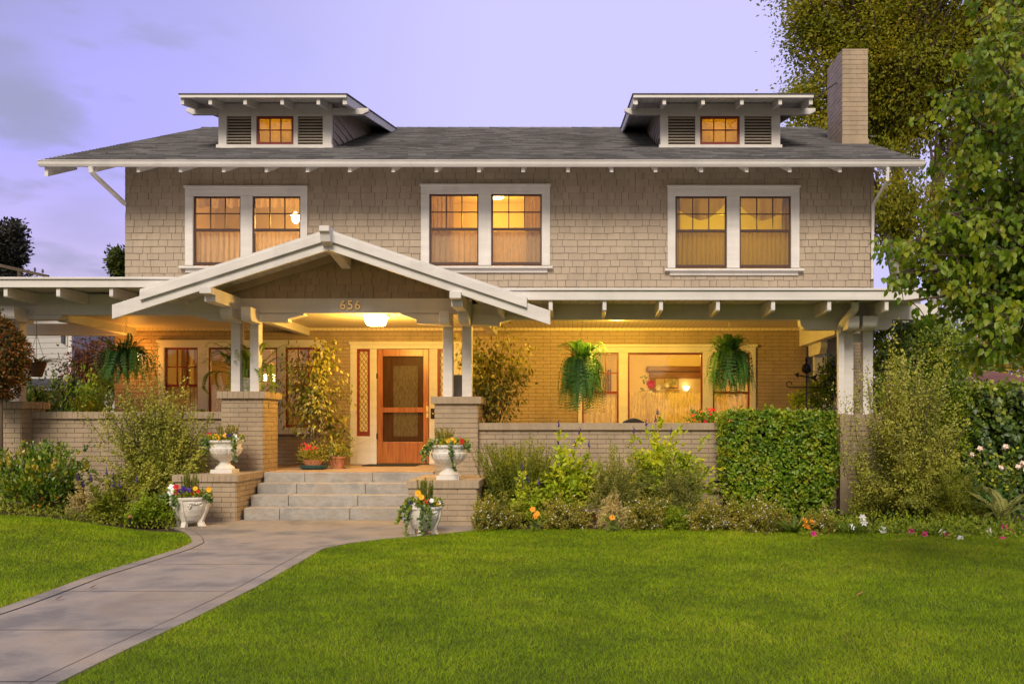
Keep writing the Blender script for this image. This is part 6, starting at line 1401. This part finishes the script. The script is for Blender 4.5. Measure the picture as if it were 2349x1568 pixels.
# pear tree whose boughs hang in at the right, trunk just outside the picture
def bough_tree():
    base = np.array([4.55, 7.4, -.03]); t_ = thing('pear_tree', base, 'near tree with large heart-shaped leaves hanging in from the right edge', 'tree'); S = MB(); B = MB(); P = []; H = []; D = []
    fork = base + np.array([.0, .05, 2.0]); S.tube([tuple(base - [0, 0, .1]), tuple(base + [.03, 0, 1.0]), tuple(fork)], .13, .10, 10, False); S.build('trunk', M['bark'], t_, smooth=True)
    ends = [(2.75, 7.4, 2.55), (2.78, 7.2, 3.05), (2.95, 7.0, 2.15), (3.25, 7.6, 2.0), (2.9, 7.8, 3.75), (2.95, 7.0, 4.3), (3.3, 7.5, 4.9), (3.5, 6.9, 3.4), (3.2, 7.1, 3.0), (3.6, 7.9, 2.6), (3.3, 7.9, 4.2), (3.8, 7.2, 5.3), (4.4, 7.6, 5.5), (5.2, 7.0, 4.8), (5.6, 7.8, 3.6), (2.7, 7.6, 2.9), (3.0, 7.3, 2.45), (3.05, 7.7, 3.3), (3.9, 7.0, 4.3), (3.5, 7.3, 2.3), (3.15, 6.7, 3.8), (3.45, 7.6, 3.9), (5.0, 8.3, 5.0), (4.6, 6.6, 4.6), (2.72, 7.3, 2.75), (2.85, 7.6, 3.3), (2.95, 7.2, 3.5), (3.05, 7.0, 2.7), (3.3, 7.3, 3.3), (3.25, 7.2, 2.7), (2.85, 7.5, 4.0), (3.1, 7.4, 4.6), (3.4, 7.2, 4.5), (3.4, 7.5, 5.0), (3.0, 7.2, 2.25), (3.5, 7.0, 2.9), (3.6, 7.3, 3.8), (2.5, 7.3, 2.4), (2.5, 7.45, 2.62), (2.55, 7.3, 2.85), (3.3, 7.1, 4.2), (3.15, 7.3, 2.1), (3.35, 7.2, 2.45), (3.4, 7.4, 3.6)]
    for e in ends:
        e = np.array(e); m1 = fork + (e - fork) * .35 + np.array([0, 0, .35]) + rng.normal(size=3) * .08; m2 = fork + (e - fork) * .72 + np.array([0, 0, .22]) + rng.normal(size=3) * .08
        path_ = [fork, m1, m2, e]; B.tube([tuple(q) for q in path_], .035, .006, 6, False)
        for k in range(33):                       # side twigs
            u = random.uniform(.30, 1.0); i = min(2, int(u * 3)); f = u * 3 - i; b_ = path_[i] + (path_[i + 1] - path_[i]) * f; d = sph(1)[0] * np.array([1, 1, .7]); l = random.uniform(.14, .42); tp = b_ + d * l + np.array([0, 0, -.05]); B.tube([tuple(b_), tuple((b_ + tp) / 2 + np.array([0, 0, .03])), tuple(tp)], .007, .003, 4, False)
            n = random.randint(12, 22); q = rng.random(n)[:, None]; P.append(b_ + (tp - b_) * (.2 + .85 * q) + rng.normal(size=(n, 3)) * .035); h = random.random(); H.append(np.clip(h * .55 + rng.random(n) * .45 - .05, 0, 1)); D.append(np.tile(d, (n, 1)))
    B.build('branch', M['bark'], t_); P = np.concatenate(P); H = np.concatenate(H); D = np.concatenate(D); n = len(P)
    T = D * .35 + sph(n) * .5 + np.array([0, 0, -.75]); leaves('crown', L['pear'], t_, P, T, sph(n) * .55 + np.array([0, -.75, .45]), rng.uniform(.042, .070, n), rng.uniform(.030, .047, n), 'leaf', curl=.22, fold=.16, rnd=H)
bough_tree()
# far right: yellowing trees and a small red-roofed house
for k, (px, py, Y, w, h, lm, lb) in enumerate([(2262, 800, 52, 3.2, 3.2, 'autumn', 'yellowing tree behind the small red-roofed house'), (2360, 780, 58, 3.6, 3.6, 'autumn', 'pinkish yellow tree at the far right edge behind the wires'), (2190, 860, 46, 2.0, 1.9, 'vine', 'green tree left of the small red-roofed house')]):
    c = GP(px, py, Y); tree('autumn_tree', lb, (c[0], Y, -.3), [(c[0], Y, c[2] * .6), (c[0] + .8, Y, c[2] * .8)], [(c, (w, w, h), 1.0)], L[lm], .22, 130, 46, .42, .16, 'bark', 'trees beyond the garden at the right', shell=.2)
Y = 38; x0, x1 = GX(2225, Y), GX(2480, Y); t_ = thing('small_house', ((x0 + x1) / 2, Y, -.3), 'small brick outbuilding with a red hipped roof beyond the ivy hedge', 'house')
mb = MB(); mb.box(x0 + .3, x1, Y, Y + 5, -.3, GZ(888, Y)); mb.build('wall', M['terracotta'], t_)
za, zb_ = GZ(892, Y), GZ(844, Y); xa, xb = GX(2252, Y + 2), GX(2290, Y + 2)
mb = MB(); mb.add([(x0, Y - .4, za), (x1, Y - .4, za), (x1, Y + 5.4, za), (x0, Y + 5.4, za), (xa, Y + 2.4, zb_), (xb, Y + 2.4, zb_)], [(0, 1, 5, 4), (1, 2, 5), (2, 3, 4, 5), (3, 0, 4), (0, 3, 2, 1)]); mb.build('roof', M['roof_red'], t_)
for k, (pa, pb) in enumerate(((795, 801), (822, 828), (830, 838))):
    Y = 30; mb = MB(); a, b_ = np.array(GP(2150, pa, Y)), np.array(GP(2600, pb + 6, Y)); mb.tube([tuple(a + (b_ - a) * q / 12 - np.array([0, 0, .25 * math.sin(math.pi * q / 12)])) for q in range(13)], .012, n=5, cap=False)
    o = mb.build('power_line', M['iron'], None); tag(o, ['topmost dark overhead wire beside the yellowing trees at the right', 'middle dark overhead wire beside the yellowing trees at the right', 'lowest dark overhead wire beside the yellowing trees at the right'][k], 'wire', 'overhead wires at the right')
# left: topiary, neighbour house, hedge shrubs, maple, pine, pole
c = (GX(2, 14.9), 14.9, -.02); t_ = thing('topiary_shrub', c, 'rounded reddish-green clipped shrub at the left edge before the porch post', 'shrub')
n = 5200; d = sph(n); rad = np.array([.40, .40, .62]); taper = np.where(d[:, 2] > 0, 1 - .35 * d[:, 2] ** 2, 1); P = np.array([c[0] - .02, c[1], 2.48]) + d * rad * (1 + rng.normal(size=(n, 1)) * .06 + .07 * np.sin(d[:, :1] * 7 + d[:, 2:] * 9)) * np.stack([taper, taper, np.ones(n)], 1)
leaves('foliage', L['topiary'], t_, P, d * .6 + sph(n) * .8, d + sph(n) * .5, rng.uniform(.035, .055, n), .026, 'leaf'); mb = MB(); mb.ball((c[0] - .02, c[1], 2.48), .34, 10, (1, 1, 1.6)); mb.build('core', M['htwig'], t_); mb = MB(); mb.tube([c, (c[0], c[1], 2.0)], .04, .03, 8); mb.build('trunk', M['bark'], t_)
Y = 27.0; t_ = thing('neighbour_house', (GX(60, Y), Y, -.3), 'pale grey lap-sided neighbouring house seen under the left porch roof', 'house')
xr = GX(163, Y); mb = MB(); mb.hexa([(xr - 8, Y + 2, GZ(860, Y)), (xr, Y, GZ(872, Y)), (xr, Y + 8, GZ(872, Y)), (xr - 8, Y + 8, GZ(860, Y)), (xr - 8, Y + 2, 4.9), (xr, Y, 4.9), (xr, Y + 8, 4.9), (xr - 8, Y + 8, 4.9)]); mb.build('wall', M['siding'], t_)
mb = MB(); mb.hexa([(xr - 8, Y + 2, -.3), (xr + 2.5, Y - .5, -.3), (xr + 2.5, Y + 8, -.3), (xr - 8, Y + 8, -.3), (xr - 8, Y + 1.6, 2.45), (xr + 2.5, Y - .5, 2.4), (xr + 2.5, Y + 8, 2.4), (xr - 8, Y + 8, 2.45)]); mb.build('lower_wall', M['siding'], t_)
mb = MB(); mb.add([(xr - 8, Y - 1.0, GZ(895, Y)), (xr + .9, Y - 1.0, GZ(895, Y)), (xr + .05, Y - .02, GZ(868, Y)), (xr - 8, Y + 1.9, GZ(862, Y)), (xr + .02, Y + .2, GZ(800, Y)), (xr + 1.6, Y + 2.5, GZ(895, Y))], [(0, 1, 2, 3), (1, 5, 4, 2)]); mb.add([(xr, Y + .1, GZ(868, Y)), (xr + 1.3, Y - .6, GZ(890, Y)), (xr + 2.4, Y + 3, GZ(885, Y)), (xr, Y + 3, GZ(790, Y))], [(0, 1, 2, 3)]); mb.build('roof', M['roof_far'], t_)
mb = MB(); wy = Y - .06; mb.hexa([(GX(110, Y), wy + .5, GZ(788, Y)), (GX(157, Y), wy, GZ(792, Y)), (GX(157, Y), wy + .3, GZ(792, Y)), (GX(110, Y), wy + .8, GZ(788, Y)), (GX(110, Y), wy + .5, 4.3), (GX(157, Y), wy, 4.3), (GX(157, Y), wy + .3, 4.3), (GX(110, Y), wy + .8, 4.3)]); w_ = mb.build('window', M['white'], t_)
mb = MB(); mb.hexa([(GX(119, Y), wy + .33, GZ(784, Y)), (GX(149, Y), wy - .0, GZ(786, Y)), (GX(149, Y), wy + .2, GZ(786, Y)), (GX(119, Y), wy + .6, GZ(784, Y)), (GX(119, Y), wy + .33, 4.2), (GX(149, Y), wy - .0, 4.2), (GX(149, Y), wy + .2, 4.2), (GX(119, Y), wy + .6, 4.2)]); mb.build('pane', M['planter'], w_)
mb = MB(); mb.box(xr - .05, xr + .05, Y - .06, Y + .06, GZ(872, Y), 4.9); mb.build('corner_board', M['white'], t_)
mb = MB(); mb.box(xr - 8, xr + .4, Y - .4, Y + 8, 4.9, 5.0); mb.build('eave', M['roof_far'], t_)
GB = 'garden shrubs behind the left porch wall'
for k, (px, py0, Y, w, lm, sz, lb) in enumerate([(85, 868, 18.5, 60, 'ivy', .07, 'dark ivy shrub right of the left porch post'), (135, 880, 19.5, 90, 'dark', .07, 'dark shrub under the neighbour roof'), (180, 850, 21.5, 80, 'bright', .09, 'bright yellow-green bush under the neighbour roof'), (225, 878, 18.8, 85, 'lime', .07, 'light green bush left of the brick corner')]):
    shrub('garden_shrub', lb, 'shrub', px, py0, 1010, Y, w, L[lm], sz, 130, 30, GB, zb=-.3, shape='leaf', shell=.3)
Y = 23; c = GP(236, 830, Y); tree('purple_maple', 'small purple-leaved maple beyond the left porch wall', (c[0], Y, -.3), [(c[0], Y, 1.9), (c[0] + .3, Y, 2.2)], [(c, (.75, .7, .75), .7), ((c[0] - .35, Y, c[2] - .25), (.55, .5, .35), .3)], L['maple'], .085, 130, 40, .16, .06, 'bark', shell=.3, droop=.5)
for k, (px, py, Y, w, h, lm, lb) in enumerate([(228, 795, 36, 2.3, 2.2, 'vine', 'dark tree between the neighbour house and the brick corner'), (188, 815, 30, .7, .7, 'bright', 'small bright green tree above the neighbour roof'), (274, 606, 30, .22, .38, 'dark', 'dark treetop showing just left of the shingle wall')]):
    c = GP(px, py, Y); tree('garden_tree', lb, (c[0], Y, -.3), [(c[0], Y, c[2] - h * .4)], [(c, (w, w, h), 1)], L[lm], .15, 90, 40, .22 if px != 274 else .09, .09, 'bark', 'trees beyond the left porch', shell=.2)
Y = 70; c = GP(10, 570, Y); tree('pine_tree', 'dark round-topped pine far off at the left edge', (c[0], Y, -.3), [(c[0] - .3, Y, c[2] - 1.0)], [((c[0], Y, c[2]), (1.5, 1.5, 1.9), .6), ((c[0] - .6, Y, c[2] - 1.8), (1.7, 1.5, 1.2), .4), ((c[0] + .2, Y, c[2] - 2.6), (1.6, 1.5, .8), .2)], L['pine'], .34, 240, 60, .30, .3, 'bark', shell=.3)
Y = 48; c = GP(58, 628, Y); t_ = thing('utility_pole', (GX(45, Y), Y, -.3), 'wooden utility pole with a tilted crossarm above the left porch roof', 'utility pole')
mb = MB(); mb.tube([(GX(45, Y), Y, -.3), (GX(45, Y), Y, GZ(620, Y))], .14, .11, 8); mb.build('pole', M['bark'], t_); mb = MB(); mb.beam(GP(-20, 604, Y + .2), GP(111, 634, Y - .3), .13, .15); mb.build('crossarm', M['bark'], t_)
for (px, py) in ((80, 622), (98, 626)): mb = MB(); mb.lathe([(.03, 0), (.06, .05), (.05, .14), (.02, .2)], GP(px, py, Y - .2), 8); mb.build('insulator', M['planter'], t_)
# white back beam of the side porch
mb = MB(); mb.box(-10.9, -8.50, 18.15, 18.35, GZ(768, 18.15), GZ(742, 18.15)); mb.build('cross_beam', M['white'], house)
# details: path light, fallen leaves
for k, (px, py, lb) in enumerate(((594 / 1, 0, ''),)): pass
for (px, py, z, lb) in ((596 * .3, 0, 0, ''),): pass
c = ground(298, 1203, .10); t_ = thing('sprinkler_head', c, 'small dark sprinkler riser in the left bed edge', 'sprinkler'); mb = MB(); mb.tube([c, (c[0], c[1], c[2] + .10)], .018, n=8); mb.build('riser', M['iron'], t_); mb = MB(); mb.lathe([(.022, 0), (.022, .03)], (c[0], c[1], c[2] + .10), 8); mb.build('nozzle', M['terracotta'], t_)

for k, (px, py, mm, lb) in enumerate(((407, 1251, 'petal_orange', 'dry reddish leaf lying at the curb where the left lawn ends in a point'), (205, 1348, 'terracotta', 'small dry leaf on the left curb of the path'), (126, 1374, 'terracotta', 'dry leaf lying on the left curb nearest the street'), (1510, 1258, 'terracotta', 'dry leaf on the lawn below the silvery mound'), (1965, 1365, 'terracotta', 'dry leaf in the middle of the right lawn'), (2060, 1240, 'terracotta', 'dry leaf on the lawn edge under the petunias'))):
    c = ground(px, py, .012 if k > 2 else .008); o = leaves('fallen_leaf', M[mm], None, np.array([c]), np.array([[.8, .3, .15]]), np.array([[0, .2, 1.0]]), .07, .045, 'leaf', curl=-.3); tag(o, lb, 'leaf', 'fallen leaves')
